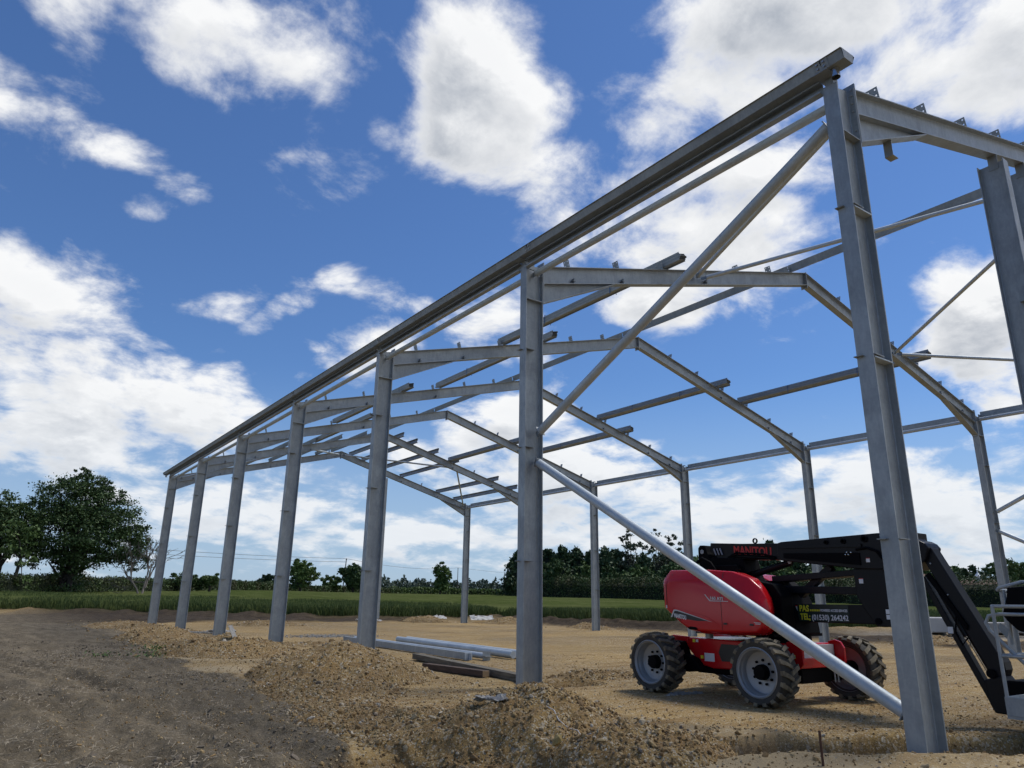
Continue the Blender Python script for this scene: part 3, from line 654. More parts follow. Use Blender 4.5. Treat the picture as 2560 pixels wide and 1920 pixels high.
def make_frame():
    e = empty('portal_frame', (0, 0, 0), 'x', 'steel frame', 'portal frames of the unfinished shed')
    for mir in (False, True):
        fx = (lambda x: W-x) if mir else (lambda x: x); sg = -1 if mir else 1
        bx = lambda m, a, b, *r: m.box(min(fx(a), fx(b)), max(fx(a), fx(b)), *r)
        c = ext_iz(isect(DEP, FLW), lambda u: 7.09+SL*u*.9, -.25, mir).build('column', GALV, e)
        m = MB(); bx(m, DEP+.001, DEP+.019, -.095, .095, 6.43, 7.245); ep = m.build('end_plate', GALV, c)
        for z in (6.47, 6.60, 6.86, 6.97, 7.08, 7.16):
            for y in (-.055, .055):
                put('bolt', BOLTM, (fx(DEP-.016), y, z), ep, rot=(0, 0, math.pi if not mir else 0))
        for z in (6.45,):
            for s in (-1, 1):
                m = MB(); bx(m, .017, DEP-.017, min(s*.006, s*.086), max(s*.006, s*.086), z, z+.012); m.build('stiffener', GALV, c)
        for z in (5.50, 3.76, 1.9):
            m = MB(); bx(m, .004, .19, -.105, -.007, z, z+.009); m.build('rail_cleat', GALVD, c)
            m = MB(); bx(m, -.045, .15, .007, .100, z, z+.009); m.build('rail_cleat', GALVD, c)
        m = MB(); bx(m, -.06, DEP+.06, -.16, .16, .0-.27, -.248); m.build('base_plate', GALV, c)
        # rafter: I section in the xz plane, swept along the slope, vertical end cuts
        x0, x1 = DEP+.019, XM-.008; dv = .345
        sec = isect(dv, .171, .013, .008); n = len(sec)
        V = [(fx(x), v, ZR(x)-u) for x in (x0, x1) for u, v in sec]
        m = MB(); m.add(V, [tuple(range(n)), tuple(range(n, 2*n))]+[(i, (i+1) % n, n+(i+1) % n, n+i) for i in range(n)])
        r = m.build('rafter', GALV, e)
        # haunch: tapering web with a bottom flange
        xa, xb = x0, 2.16; zb = lambda x: ZR(x)-dv-.001; za = 6.465
        m = MB(); m.prism([(fx(xa), zb(xa)), (fx(xb), zb(xb)), (fx(xa), za)], 'y', -.004, .004)
        hl = [(xa, za), (xb, zb(xb)-.001), (xb, zb(xb)-.014), (xa, za-.014)]
        m.prism([(fx(x), z) for x, z in hl], 'y', -.0855, .0855); m.build('haunch', GALV, r)
        for x in CLX[:-1] + ([CLX[-1]] if not mir else []):
            put('purlin_cleat', CLEAT, (fx(x), 0, ZR(x)-.002), r, rot=(0, -math.atan(SL)*sg, 0))
        for x in (1.13, 2.42, 4.98):
            z = ZR(x)-dv+.02
            m = MB(); m.box(fx(x)-.035, fx(x)+.035, -.085, -.005, z+.04, z+.046); bx(m, x-.003, x+.003, -.085, -.005, z-.005, z+.10); m.build('stay_cleat', GALVD, r)
        m = MB(); bx(m, XM-.008, XM-.0005, -.09, .09, ZR(XM)-.43, ZR(XM)+.012); ap = m.build('apex_plate', GALV, r)
        for z in (.06, .15, .24, .33):
            put('bolt', BOLTM, (fx(XM-.008), -.055, ZR(XM)-z-.03), ap, rot=(0, 0, math.pi if not mir else 0))
    return e
proto = make_frame()
FL = ['nearest portal frame whose left column crosses the boom lift', 'second portal frame whose left column stands behind the large heap', 'third portal frame from the camera, column behind the cone heap',
      'fourth portal frame from the camera, beside the flat spread of gravel', 'fifth portal frame from the camera, column behind heap with sheet scrap', 'sixth portal frame, first one carrying fixed purlins', 'farthest portal frame closing the building at the back']
for i in range(7):
    f = proto if i == 0 else copy_tree(proto)
    f.location = (0, i*B, 0); f['label'] = FL[i]
for r_ in [c for c in proto.children if c.name.startswith('rafter')]:
    for c in [c for c in r_.children if c.name.startswith('stay_cleat')]: bpy.data.objects.remove(c)
for c_ in [c for c in proto.children if c.name.startswith('column')][:1]:
    for z in (5.47, 3.73): MB().box(.017, .363, -.097, -.0065, z, z+.014).build('rail_plate', GALV2, c_)
def tubeo(name, A, B_, r, mat, label, cat, group, plates=True, n=16):
    A = np.array(A, float); B_ = np.array(B_, float); d = B_-A; L = np.linalg.norm(d); d /= L
    e = empty(name, tuple(A), label, cat, group)
    MB().tube([A+d*.10, A+d*(L/2), B_-d*.10], r, n).build('tube', mat, e, smooth=40)
    if plates:
        for P, s in ((A, 1), (B_, -1)):
            q = MB(); up = (0, 0, 1) if abs(d[2]) < .95 else (1, 0, 0)
            q.bar(P-d*s*.02, P+d*s*.17, .010, r*1.5, up); w = q.build('gusset', GALVD, e)
            q = MB(); q.bar(P+d*s*.092, P+d*s*.104, r*2.1, r*2.1, up); q.build('end_plate', GALVD, e)
    return e
# eaves ties, both sides
ON = ['first', 'second', 'third', 'fourth', 'fifth', 'sixth', 'seventh']
for side, xx in (('gutter side', .20), ('crop side', W-.20)):
    for i in range(6):
        tubeo('eaves_tie', (xx, i*B+.03, 6.965), (xx, (i+1)*B-.03, 6.965), .057, GALV2, f'round steel eaves tie on the {side} between {ON[i]} and {ON[i+1]} frames', 'tie tube', 'round eaves ties between frames')
# eaves beams (channel), both sides
for side, xx, sg in (('gutter side', .015, 1), ('crop side', W-.015, -1)):
    for i in range(6):
        y0, y1 = i*B+.10, (i+1)*B-.10
        e = empty('eaves_beam', (xx, y0, 7.03), f'galvanised channel eaves beam on the {side} between {ON[i]} and {ON[i+1]} frames', 'eaves beam', 'eaves beams between frames'); e['kind'] = 'thing'
        t_ = .004; z0, z1 = (7.03, 7.185) if sg == 1 else (7.04, 7.235)
        a = lambda q: xx+sg*q
        P = [(a(-.06), z0), (a(.03), z0), (a(.03), z1), (a(-.06), z1), (a(-.06), z1-.022), (a(-.06+t_), z1-.022), (a(-.06+t_), z1-t_), (a(.03-t_), z1-t_), (a(.03-t_), z0+t_), (a(-.06+t_), z0+t_), (a(-.06+t_), z0+.022), (a(-.06), z0+.022)]
        MB().prism(P, 'y', y0, y1).build('channel', GALV, e)
        for yy, s in ((y0, 1), (y1, -1)):
            MB().box(min(a(.032), a(.15)), max(a(.032), a(.15)), yy-.02 if s == 1 else yy-.005, yy+.005 if s == 1 else yy+.02, 7.02, 7.14).build('cleat', GALVD, e)
# gutter: three joined lengths
gt = empty('gutter', (0, -.29, 7.2), 'grey trapezoid box gutter running along the eaves of the near side', 'gutter')
ys = [-.29, -.02, 6.0-.35, 12.0-.35, 18-.35, 24-.35, 30-.35, 36.72]
for i in range(len(ys)-1):
    y0, y1 = ys[i], ys[i+1]-.004; t_ = .003
    P = [(-.155, 7.205), (.02, 7.205), (.045, 7.325), (.075, 7.325), (.075, 7.322), (.048, 7.322), (.0225-.005, 7.208), (-.152, 7.208), (-.192, 7.315), (-.215, 7.315), (-.215, 7.318), (-.195, 7.32)]
    s = MB().prism(P, 'y', y0, y1).build('gutter_length', GALVD, gt)
    if i: 
        q = MB(); q.prism([(-.158, 7.202), (.023, 7.202), (.048, 7.32), (.045, 7.32), (.02, 7.2055), (-.1555, 7.2055), (-.196, 7.315), (-.199, 7.315)], 'y', y0-.09, y0+.09); js = q.build('joint_strap', GALVD, gt)
        for zz, xo in ((7.235, -.169), (7.285, -.187)):
            for yy in (-.04, .04): put('bolt', BOLTM, (xo-.002, y0+yy, zz), js, rot=(0, 0, math.pi))
for y in (ys[0], ys[-1]):
    MB().prism([(-.155, 7.204), (.02, 7.204), (.045, 7.325), (-.195, 7.32)], 'y', y-.003, y-.0005 if y < 0 else y+.001).build('end_cap', GALVD, gt)
for y in (-.12, 36.55):
    q = MB(); q.lathe([(.05, 0), (.05, -.11), (.047, -.11), (.047, 0)], (-.06, y, 7.204), 'z', 20); q.build('outlet', flat('zinc_outlet', (.5, .52, .55), .2, .9, .1) if y < 0 else GALV2, gt, smooth=40)
for i in range(7):
    y = i*B
    q = MB(); q.box(-.17, .10, y-.085, y+.10, 7.188, 7.200); q.box(.0, .10, y-.05, y+.05, 7.09, 7.187); q.build('support_bracket', GALVD, gt)
# wall bracing
tubeo('wall_brace', (.25, .12, 6.80), (.25, 5.90, 4.0), .07, GALV2, 'thick round brace rising from the second column to top of the first column', 'brace tube', 'round wall braces', n=24)
tubeo('wall_brace', (.25, 5.94, 3.55), (.25, .10, .28), .07, GALV2, 'thick round brace slanting down across the red lift to foot of the first column', 'brace tube', 'round wall braces', n=24)
tubeo('wall_brace', (W-.25, .12, 6.80), (W-.25, 5.90, 4.05), .06, GALV2, 'upper brace at right edge rising from the far second column', 'brace tube', 'round wall braces')
tubeo('wall_brace', (W-.25, 5.94, 3.55), (W-.25, .10, .28), .06, GALV2, 'lower brace at right edge falling from the far second column', 'brace tube', 'round wall braces')
# roof bracing: eaves - mid rafter - ridge at both ends
NX = 4.75
for yA, yB, nm in ((0, 6, 'first bay'), (36, 30, 'last bay')):
    zz = lambda x: ZR(min(x, W-x))-.17
    for mir in (False, True):
        fx = (lambda x: W-x) if mir else (lambda x: x); sd_ = 'right' if mir else 'left'
        dy = .06 if yB > yA else -.06
        tubeo('roof_brace', (fx(.55), yA+dy, zz(.55)), (fx(NX-.06), yB-dy, zz(NX)), .045, GALV2, f'lower round roof brace on the {sd_} slope of the {nm}, eaves to mid rafter', 'brace tube', 'round roof braces')
        tubeo('roof_brace', (fx(XM-.15), yA+dy, zz(XM-.15)), (fx(NX+.10), yB-dy, zz(NX)), .045, GALV2, f'upper round roof brace on the {sd_} slope of the {nm}, mid rafter to ridge', 'brace tube', 'round roof braces')
# gable posts
def gable_post(x, Y, base, label, top=None):
    top = top or ZR(min(x, W-x))-.345-.14
    e = empty('gable_post', (x, Y, base), label, 'steel post', 'gable posts')
    sec = isect(.36, .172, .013, .009); n = len(sec); m = MB()
    V = [(x+v, Y-.18+u, z) for z in (base, top) for u, v in sec]
    m.add(V, [tuple(range(n)), tuple(range(n, 2*n))]+[(i, (i+1) % n, n+(i+1) % n, n+i) for i in range(n)]); m.build('post', GALV, e)
    for y in (-.085,):
        MB().box(x-.014, x-.0055, Y+y, Y+y+.13, top-.10, top+.137).build('top_clip', GALVD, e)
    for z in (5.5, 3.76, 1.9):
        MB().box(x-.085, x-.006, Y-.13, Y-.03, z, z+.008).build('rail_cleat', GALVD, e)
gable_post(4.5, 0, -.25, 'dark web gable post hanging under the nearest rafter at right')
gable_post(5.62, 0, -.25, 'gable post cut by the right edge of the picture')
gable_post(11.85, 36, .25, 'slim far gable post just right of the third column')
# purlins
def zpts(cx, cz, h=.2, f=.065, t=.003, lip=.018):
    return [(cx-f, cz+lip), (cx-f, cz), (cx, cz), (cx, cz+h-t), (cx+f, cz+h-t), (cx+f, cz+h-lip), (cx+f+t, cz+h-lip), (cx+f+t, cz+h), (cx-t, cz+h), (cx-t, cz+t), (cx-f+t, cz+t), (cx-f+t, cz+lip)]
def purlin(x, y0, y1, label, mir=False, group='fixed roof purlins'):
    z = ZR(min(x, W-x))+.004; P = zpts(0, 0); sl = math.atan(SL)*(-1 if mir else 1); ca, sa = math.cos(sl), math.sin(sl)
    Q = [((-u if mir else u)*ca-w*sa+x, (-u if mir else u)*sa+w*ca+z) for u, w in P]
    e = MB().prism(Q, 'y', y0, y1); o = e.build('roof_purlin', GALVD, None); 
    link_tags(o, label, 'purlin', group)
def link_tags(o, label, cat, group=None):
    o['label'] = label; o['category'] = cat
    if group: o['group'] = group
for i in range(6):
    purlin(8.33, i*B-.0+(.02 if i else -.35), (i+1)*B-.02, f'single ridge purlin spanning from the {ON[i]} to the {ON[i+1]} frame', group='ridge purlins')
for k, x in enumerate(CLX[1:-1]):
    purlin(x+.10, 29.35, 36.35, f'{ON[k]} fixed purlin above the gutter, left slope of last bay')
for k, x in enumerate([1.03]+CLX[1:-1]+[8.25]):
    if k == 2: continue
    purlin(W-x-.10, 29.35, 36.35, f'{ON[k]} fixed purlin above crop side eaves, right slope of last bay', True)
# bundles of nested purlins
def bundle(x, i, label, nn=5, mir=False):
    y0, y1 = i*B-.52, (i+1)*B+.12; zb = ZR(min(x, W-x))+.03; sl = math.atan(SL)*(-1 if mir else 1)
    e = empty('purlin_bundle', (x, y0, zb), label, 'purlin bundle', 'bundles of loose purlins resting on the rafters')
    ca, sa = math.cos(sl), math.sin(sl)
    for k in range(nn):
        P = [(-.085, .038), (-.085, -.005), (.085, -.005), (.085, -.042), (.089, -.042), (.089, -.001), (-.081, -.001), (-.081, .038)]
        sh = rng.uniform(-.04, .04); Q = [(x+u*ca-w*sa*.9, zb+.04+k*.034+u*sa+w*ca) for u, w in P]
        MB().prism(Q, 'y', y0+sh, y1+sh).build('purlin', GALVD if k % 2 else GALV, e)
    for yy in (y0+2.1, y1-2.1):
        q = MB(); zt = zb+.04+nn*.034+.012
        q.box(x-.098, x+.098, yy, yy+.02, zt, zt+.004); q.box(x-.102, x-.099, yy, yy+.02, zb-.03, zt); q.box(x+.099, x+.102, yy, yy+.02, zb-.01, zt+.01); q.build('strap', BLUE, e)
for i, xl, xr in ((1, 3.72, 14.05), (2, 5.12, 12.75), (3, 3.75, 14.05), (4, 5.12, 12.75)):
    bundle(xl, i, f'bundle of nested purlins on the left slope between {ON[i]} and {ON[i+1]} frames')
    bundle(xr, i, f'bundle of nested purlins on the right slope between {ON[i]} and {ON[i+1]} frames', mir=True)
# hanging cleat under the first haunch
e = empty('haunch_hanger', (1.25, 0, 6.75), 'small bent hanger plate under the nearest haunch', 'bracket')
q = MB(); q.box(1.20, 1.208, -.05, .05, 6.62, 6.85); q.build('drop_plate', GALVD, e)
q = MB(); q.box(1.209, 1.33, -.05, .05, 6.62, 6.628); q.build('foot_plate', GALVD, e)

# ================================================================== BOOM LIFT
MC = (2.55, 3.70, 0.0)
lift = empty('boom_lift', MC, 'red and black articulated boom lift on four big tyres under the frame', 'boom lift')
# wheels
def make_wheel():
    e = bpy.data.objects.new('wheel', None); e.empty_display_size = .1; link(e, lift)
    R0, w = .425, .175
    m = MB(); prof = [(.30, -w+.02), (.335, -w-.0), (.385, -w), (.405, -w+.03), (.405, w-.03), (.385, w), (.335, w), (.30, w-.02), (.29, w-.04), (.29, -w+.04)]
    m.lathe(prof, (0, 0, 0), 'x', 48, True); m.build('tyre', RUBBER, None, smooth=35)
    ty = bpy.data.objects[-1] if False else COL.objects[-1]; ty.parent = e
    m = MB(); NL = 18
    for k in range(NL):
        for s in (-1, 1):
            a0 = 2*math.pi*(k+(0 if s < 0 else .5))/NL
            # chevron lug: from the shoulder to past the middle
            P = [(s*.182, a0-.02), (s*.182, a0+.125), (s*.085, a0+.20), (s*-.02, a0+.31), (s*-.02, a0+.20), (s*.085, a0+.075)]
            n = len(P); V = []
            for rr_ in (.395, R0+.012):
                for (x, a) in P:
                    r2 = rr_ if abs(x) < .15 or rr_ < .4 else rr_-.02
                    V.append((x, r2*math.cos(a), r2*math.sin(a)))
            m.add(V, [tuple(range(n)), tuple(range(n, 2*n))]+[(i, (i+1) % n, n+(i+1) % n, n+i) for i in range(n)])
            # shoulder block down the sidewall
            V = []
            for x, r_ in ((s*.15, R0-.005), (s*.184, R0-.01), (s*.182, .372), (s*.15, .372)):
                for a in (a0-.02, a0+.125): V.append((x, r_*math.cos(a), r_*math.sin(a)))
            m.add(V, [(0, 1, 3, 2), (2, 3, 5, 4), (4, 5, 7, 6), (0, 2, 4, 6), (1, 7, 5, 3)])
    tr = m.build('tread', LUG, None); tr.parent = e
    m = MB(); m.lathe([(.318, -w+.005), (.305, -w-.004), (.298, -w+.012), (.285, -w+.02), (.278, -w+.05), (.285, -w+.06), (.272, -w+.075), (.262, -w+.14), (.245, -w+.15), (.0, -w+.16), (.0, -w+.17), (.25, -w+.165), (.272, -w+.16), (.29, w-.04), (.318, w-.005)], (0, 0, 0), 'x', 48)
    rim = m.build('rim', SILV, None, smooth=35); rim.parent = e
    m = MB(); m.lathe([(0, -w+.05), (.085, -w+.055), (.095, -w+.075), (.10, -w+.165), (.10, .22)], (0, 0, 0), 'x', 28); hb = m.build('hub', DARK, None, smooth=35); hb.parent = e
    for k in range(9):
        a = 2*math.pi*k/9
        q = MB(); q.lathe([(0, -w+.128), (.017, -w+.13), (.017, -w+.163)], (0, .15*math.cos(a), .15*math.sin(a)), 'x', 8); b = q.build('wheel_nut', DARK, None); b.parent = e
    return e
w0 = make_wheel()
WH = [(1.63, 2.74, 0), (1.63, 4.66, 0), (3.50, 2.62, 1), (3.50, 4.66, 1)]
for i, (x, y, flip) in enumerate(WH):
    w_ = w0 if i == 0 else copy_tree(w0, lift)
    w_.location = (x-MC[0], y-MC[1], .43); w_.rotation_euler = (rng.uniform(0, 6), 0, math.pi if flip else 0)
# chassis
ch_poly = [(4.62, .42), (4.17, .41), (3.95, .37), (3.05, .38), (2.60, .46), (2.46, .47), (2.44, .77), (2.55, .80), (3.0, .77), (4.30, .79), (4.36, .81), (4.66, .81), (4.73, .77), (4.73, .60)]
CHX0, CHX1 = 2.05, 3.05
m = MB(); m.prism([(4.40, .62), (4.17, .41), (3.95, .37), (2.85, .39), (2.62, .46), (2.62, .78), (3.0, .775), (4.40, .79)], 'x', CHX0, CHX1)
chs = m.build('chassis', RED, lift, bevel=.02)
for x0, x1 in ((CHX0-.015, CHX0+.03), (CHX1-.03, CHX1+.015)):
    m = MB(); m.prism([(2.62, .46), (2.48, .47), (2.42, .53), (2.42, .72), (2.47, .80), (2.56, .825), (2.66, .80)], 'x', x0, x1); m.build('lifting_plate', RED, chs, bevel=.01)
    # rear lugs with a hole
    m = MB(); O_ = [(4.38, .80), (4.70, .815), (4.76, .78), (4.77, .56), (4.62, .50), (4.40, .60)]
    m.prism(O_, 'x', x0, x1); m.build('lifting_plate', RED, chs, bevel=.01)
    q = MB(); q.lathe([(0, 0), (.035, 0), (.035, .004), (0, .004)], (x0-.004 if x0 < 2.5 else x1, 4.69, .745), 'x', 16); q.build('lug_hole', flat('see_through_sand', (.30, .23, .13), .9), chs)
MB().box(CHX0+.03, CHX1-.03, 2.50, 2.60, .47, .60).build('end_crossmember', RED, chs, bevel=.01)
MB().box(CHX0+.05, CHX1-.05, 2.56, 2.61, .60, .76).build('end_panel', DECS, chs)
m = MB(); m.prism([(3.82, .60), (3.76, .72), (3.44, .72), (3.38, .66), (3.40, .54), (3.46, .49), (3.77, .48)], 'x', CHX0-.008, CHX0+.02); m.build('side_cover', DECK, chs)
MB().box(CHX0-.004, CHX0, 3.905, 4.09, .465, .58).build('load_chart_label', DECW, chs)
for y, z in ((4.13, .52), (2.55, .62), (4.27, .745), (4.62, .66), (2.75, .735)):
    MB().box(CHX0-.02, CHX0-.016 if y < 2.6 else CHX0, y-.02, y+.02, z-.022, z+.022).build('warning_label', DECY, chs)
for y, z in ((4.22, .745), (2.80, .735)):
    MB().box(CHX0-.005, CHX0, y-.022, y+.022, z-.02, z+.02).build('warning_label', DECW, chs)
MB().box(CHX0-.005, CHX0, 2.85, 3.08, .715, .765).build('serial_label', DECW, chs)
# axles and steering
for y in (2.70, 4.66):
    m = MB(); m.tube([(1.75, y, .40), (3.4, y, .40)], .085, 16); m.box(2.2, 2.9, y-.13, y+.13, .27, .50); m.box(1.80, 2.06, y-.10, y+.10, .28, .56); m.box(3.05, 3.32, y-.10, y+.10, .28, .56)
    m.build('axle', DARK, lift, bevel=.015)
m = MB(); m.prism([(4.60, .74), (4.42, .73), (4.36, .55), (4.20, .50), (4.05, .34), (4.45, .30), (4.62, .40)], 'x', 1.92, 2.07); m.build('steering_knuckle_cover', DARK, lift, bevel=.02)
MB().box(2.1, 3.0, 3.4, 4.3, .29, .40).build('underside_tank', DARK, lift, bevel=.02)
for x in (2.78, 2.86): MB().tube([(x, 2.45, .28), (x, 2.45, .50)], .010, 8).build('hydraulic_pipe', SILV, lift)
# turntable ring and turret core
m = MB(); m.lathe([(0, .775), (.38, .775), (.38, .86), (0, .86)], (2.55, 3.05, 0), 'z', 32); m.build('slew_ring', DARK, lift)
MB().box(1.95, 3.1, 2.78, 4.15, .862, .90).build('turret_deck', DARK, lift)
for x, y in ((2.1, 4.02),): MB().lathe([(0, .79), (.06, .79), (.06, .862), (0, .862)], (x, y, 0), 'z', 16).build('beacon_post', SILV, lift)
tp = MB(); tp.prism([(4.20, .90), (4.20, 1.55), (4.10, 1.86), (3.60, 1.86), (3.50, 1.62), (3.0, 1.62), (2.80, 1.45), (2.70, 1.2), (2.66, .90)], 'x', 2.30, 2.88); tp.build('turret', DARK, lift, bevel=.015)
# hoods
HO = [(4.55, 1.64), (4.40, 1.78), (3.65, 1.77), (3.22, 1.735), (2.96, 1.655), (2.77, 1.51), (2.67, 1.37), (2.64, 1.23), (2.65, .97), (2.76, .885), (3.19, .865), (3.81, .87), (4.05, .91), (4.19, .99), (4.34, 1.10), (4.53, 1.22)]
HI = [(4.42, 1.56), (4.30, 1.585), (3.80, 1.555), (3.40, 1.49), (3.11, 1.41), (2.88, 1.345), (2.72, 1.29), (2.69, 1.2), (2.70, 1.0), (2.79, .93), (3.19, .915), (3.78, .92), (4.00, .955), (4.13, 1.02), (4.27, 1.12), (4.42, 1.23)]
def hood(xo, xi, name, y0=None):
    global HO, HI
    keep = HO, HI
    if y0 is not None:
        f = lambda y: 4.55-(4.55-y)*(4.55-y0)/(4.55-2.64); HO = [(f(y), z) for y, z in HO]; HI = [(f(y), z) for y, z in HI]
    m = MB(); n = len(HO); s = 1 if xi > xo else -1
    back = [(y+(.16*max(0, (3.1-y)/.5) if y < 3.1 else 0), z-.02*(z > 1.5)) for y, z in HO]
    layers = [(xi, back), (xo+.13*s, HO), (xo+.03*s, [(.35*a[0]+.65*b[0], .35*a[1]+.65*b[1]) for a, b in zip(HO, HI)]), (xo, HI)]
    V = []
    for x, P in layers: V += [(x, y, z) for y, z in P]
    Fc = [tuple(range(n)), tuple(range(3*n, 4*n))]
    for L_ in range(3): Fc += [(L_*n+i, L_*n+(i+1) % n, (L_+1)*n+(i+1) % n, (L_+1)*n+i) for i in range(n)]
    HO, HI = keep
    m.add(V, Fc); return m.build(name, RED, lift, bevel=.018, smooth=24)
hd = hood(1.60, 2.02, 'engine_hood')
hd2 = hood(3.55, 3.00, 'control_side_hood', 3.30)
MB().prism([(4.5-(4.5-y)*.64, z-.03) for y, z in HO], 'x', 2.89, 2.998).build('inner_cover', DARK, lift, bevel=.01)
xs = 1.598
def sticker(name, pts, mat, parent, x=xs, t=.004): return MB().prism(pts, 'x', x-t, x).build(name, mat, parent)
# rear corner strip and moulded line
bd = sticker('badge_border', [(4.31, 1.085), (4.25, 1.195), (4.19, 1.195), (3.53, 1.035), (3.60, 1.048), (4.18, 1.178), (4.235, 1.178), (4.285, 1.088)], DECS, hd)
sticker('badge', [(4.285, 1.088), (4.235, 1.178), (4.18, 1.178), (3.60, 1.048), (3.80, 1.045)], DECK, hd)
text('badge_lettering', 'MANITOU', .085, DECW, (xs-.006, 4.235, 1.085), hd, bold=.003, width=.235, ydir=(0, .18, .98), xdir=(0, -.985, -.12))
sticker('model_line', [(3.645, 1.415), (3.63, 1.415), (3.545, 1.332), (3.23, 1.325), (3.23, 1.318), (3.555, 1.322)], DECS, hd)
text('model_lettering', '160 ATJ', .060, DECS, (xs-.006, 3.535, 1.345), hd, bold=.0015, width=.22, xdir=(0, -.998, -.05))
sticker('small_badge', [(2.82, 1.055), (2.71, 1.05), (2.71, 1.043), (2.82, 1.048)], DECS, hd); sticker('small_badge', [(2.80, 1.038), (2.72, 1.034), (2.72, 1.026), (2.80, 1.03)], DECS, hd)
sticker('vent', [(3.99, .945), (3.93, .965), (3.83, .955), (3.80, .925), (3.86, .922), (3.96, .923)], DARK, hd)
sticker('label', [(4.40, 1.26), (4.375, 1.26), (4.375, 1.215), (4.40, 1.215)], DECW, hd)
# hood crease and panel seam
MB().tube([(1.597, 4.38, 1.23), (1.597, 4.38, 1.56), (1.68, 4.30, 1.72)], .004, 6).build('panel_seam', DECK, hd)
MB().tube([(1.5975, 4.34, 1.15), (1.5975, 4.22, 1.235), (1.5975, 3.6, 1.10), (1.5975, 3.4, .99)], .003, 6).build('panel_crease', RED, hd)
for pts in ([(1.5985, 3.36, .93), (1.5985, 3.36, 1.44), (1.70, 3.36, 1.73)], [(1.5985, 4.12, 1.02), (1.5985, 4.12, 1.08)]):
    MB().tube(pts, .0035, 6).build('panel_seam', DECK, hd)
for y, z in ((3.30, 1.02), (2.86, 1.02)): MB().box(1.590, 1.5985, y-.03, y+.03, z-.013, z+.013).build('latch', DECK, hd, bevel=.003)
for y in (3.9, 3.1): MB().box(1.69, 1.72, y-.04, y+.04, 1.752, 1.772).build('hinge', DARK, hd)
# hose loop behind hood
MB().tube([(2.2, 4.30, 1.75), (2.2, 4.28, 1.90), (2.2, 4.16, 1.97), (2.22, 4.02, 1.90), (2.25, 3.95, 1.78)], .025, 10).build('hose', DARK, lift, smooth=60)
MB().box(2.0, 2.2, 4.28, 4.36, 1.76, 1.90).build('exhaust_box', DARK, lift); MB().box(1.9, 2.2, 4.10, 4.24, 1.762, 1.80).build('filler', SILV, lift)
# control panel between the hoods
m = MB(); m.prism([(2.66, .92), (2.66, 1.40), (2.78, 1.56), (3.1, 1.62), (3.1, .92)], 'x', 2.02, 2.29); m.build('ground_control_cover', DARK, lift, bevel=.02)
# lower lift arm with the hire company panel
la = MB().box(2.44, 2.70, 1.42, 2.85, 1.06, 1.30).build('riser_arm', BLACKP, lift, bevel=.012)
MB().box(2.434, 2.439, 1.94, 2.70, 1.075, 1.295).build('sign_panel', DECG, la)
text('lettering', 'PAS', .115, DECY, (2.431, 2.665, 1.205), la, bold=.003, width=.145)
for k in range(6): MB().prism([(2.505-k*.026, 1.208), (2.489-k*.026, 1.208), (2.485-k*.026, 1.232), (2.501-k*.026, 1.232)], 'x', 2.430, 2.433).build('dash', DECY, la)
text('lettering', 'POWERED ACCESS SERVICES', .045, DECW, (2.431, 2.345, 1.205), la, bold=.0012, width=.39)
text('lettering', 'TEL;', .115, DECY, (2.431, 2.665, 1.095), la, bold=.003, width=.155)
text('lettering', '(01530) 264242', .098, DECW, (2.431, 2.485, 1.095), la, bold=.0018, width=.535)
MB().box(2.434, 2.438, 2.705, 2.85, 1.20, 1.27).build('label', DECW, la); MB().box(2.432, 2.4375, 2.705, 2.85, 1.27, 1.282).build('label_band', DECR, la)
# parallel riser links
m = MB(); m.prism([(3.10, 1.60), (3.10, 1.69), (1.72, 1.755), (1.72, 1.675)], 'x', 2.46, 2.56); m.build('upper_riser_link', BLACKP, lift, bevel=.008)
m = MB(); m.prism([(3.10, 1.60), (3.10, 1.69), (1.72, 1.755), (1.72, 1.675)], 'x', 2.62, 2.72); m.build('upper_riser_link', BLACKP, lift, bevel=.008)
m = MB(); m.prism([(3.05, 1.455), (3.05, 1.555), (1.75, 1.525), (1.75, 1.425)], 'x', 2.46, 2.72); m.build('middle_riser_link', BLACKP, lift, bevel=.008)
MB().bar((2.58, 2.20, 1.80), (2.58, 2.72, 1.42), .10, .09).build('lift_cylinder', BLACKP, lift)
m = MB(); m.prism([(1.80, 1.76), (1.36, 1.76), (1.33, 1.035), (1.56, 1.035), (1.72, 1.275), (1.79, 1.42)], 'x', 2.41, 2.75); kp = m.build('riser_plate', BLACKP, lift, bevel=.012)
for y, z in ((1.70, 1.60),): MB().box(2.405, 2.409, y-.028, y+.028, z-.03, z+.025).build('warning_label', DECW, kp); MB().box(2.4055, 2.4095, y-.028, y+.028, z+.026, z+.034).build('label_band', DECR, kp)
for z in (1.22, 1.155):
    MB().box(2.405, 2.409, 1.375, 1.42, z-.028, z+.028).build('warning_label', DECW, kp)
MB().lathe([(0, 0), (.04, 0), (.04, -.02), (0, -.02)], (2.41, 1.53, 1.10), 'x', 14).build('pivot_pin', DARK, kp)
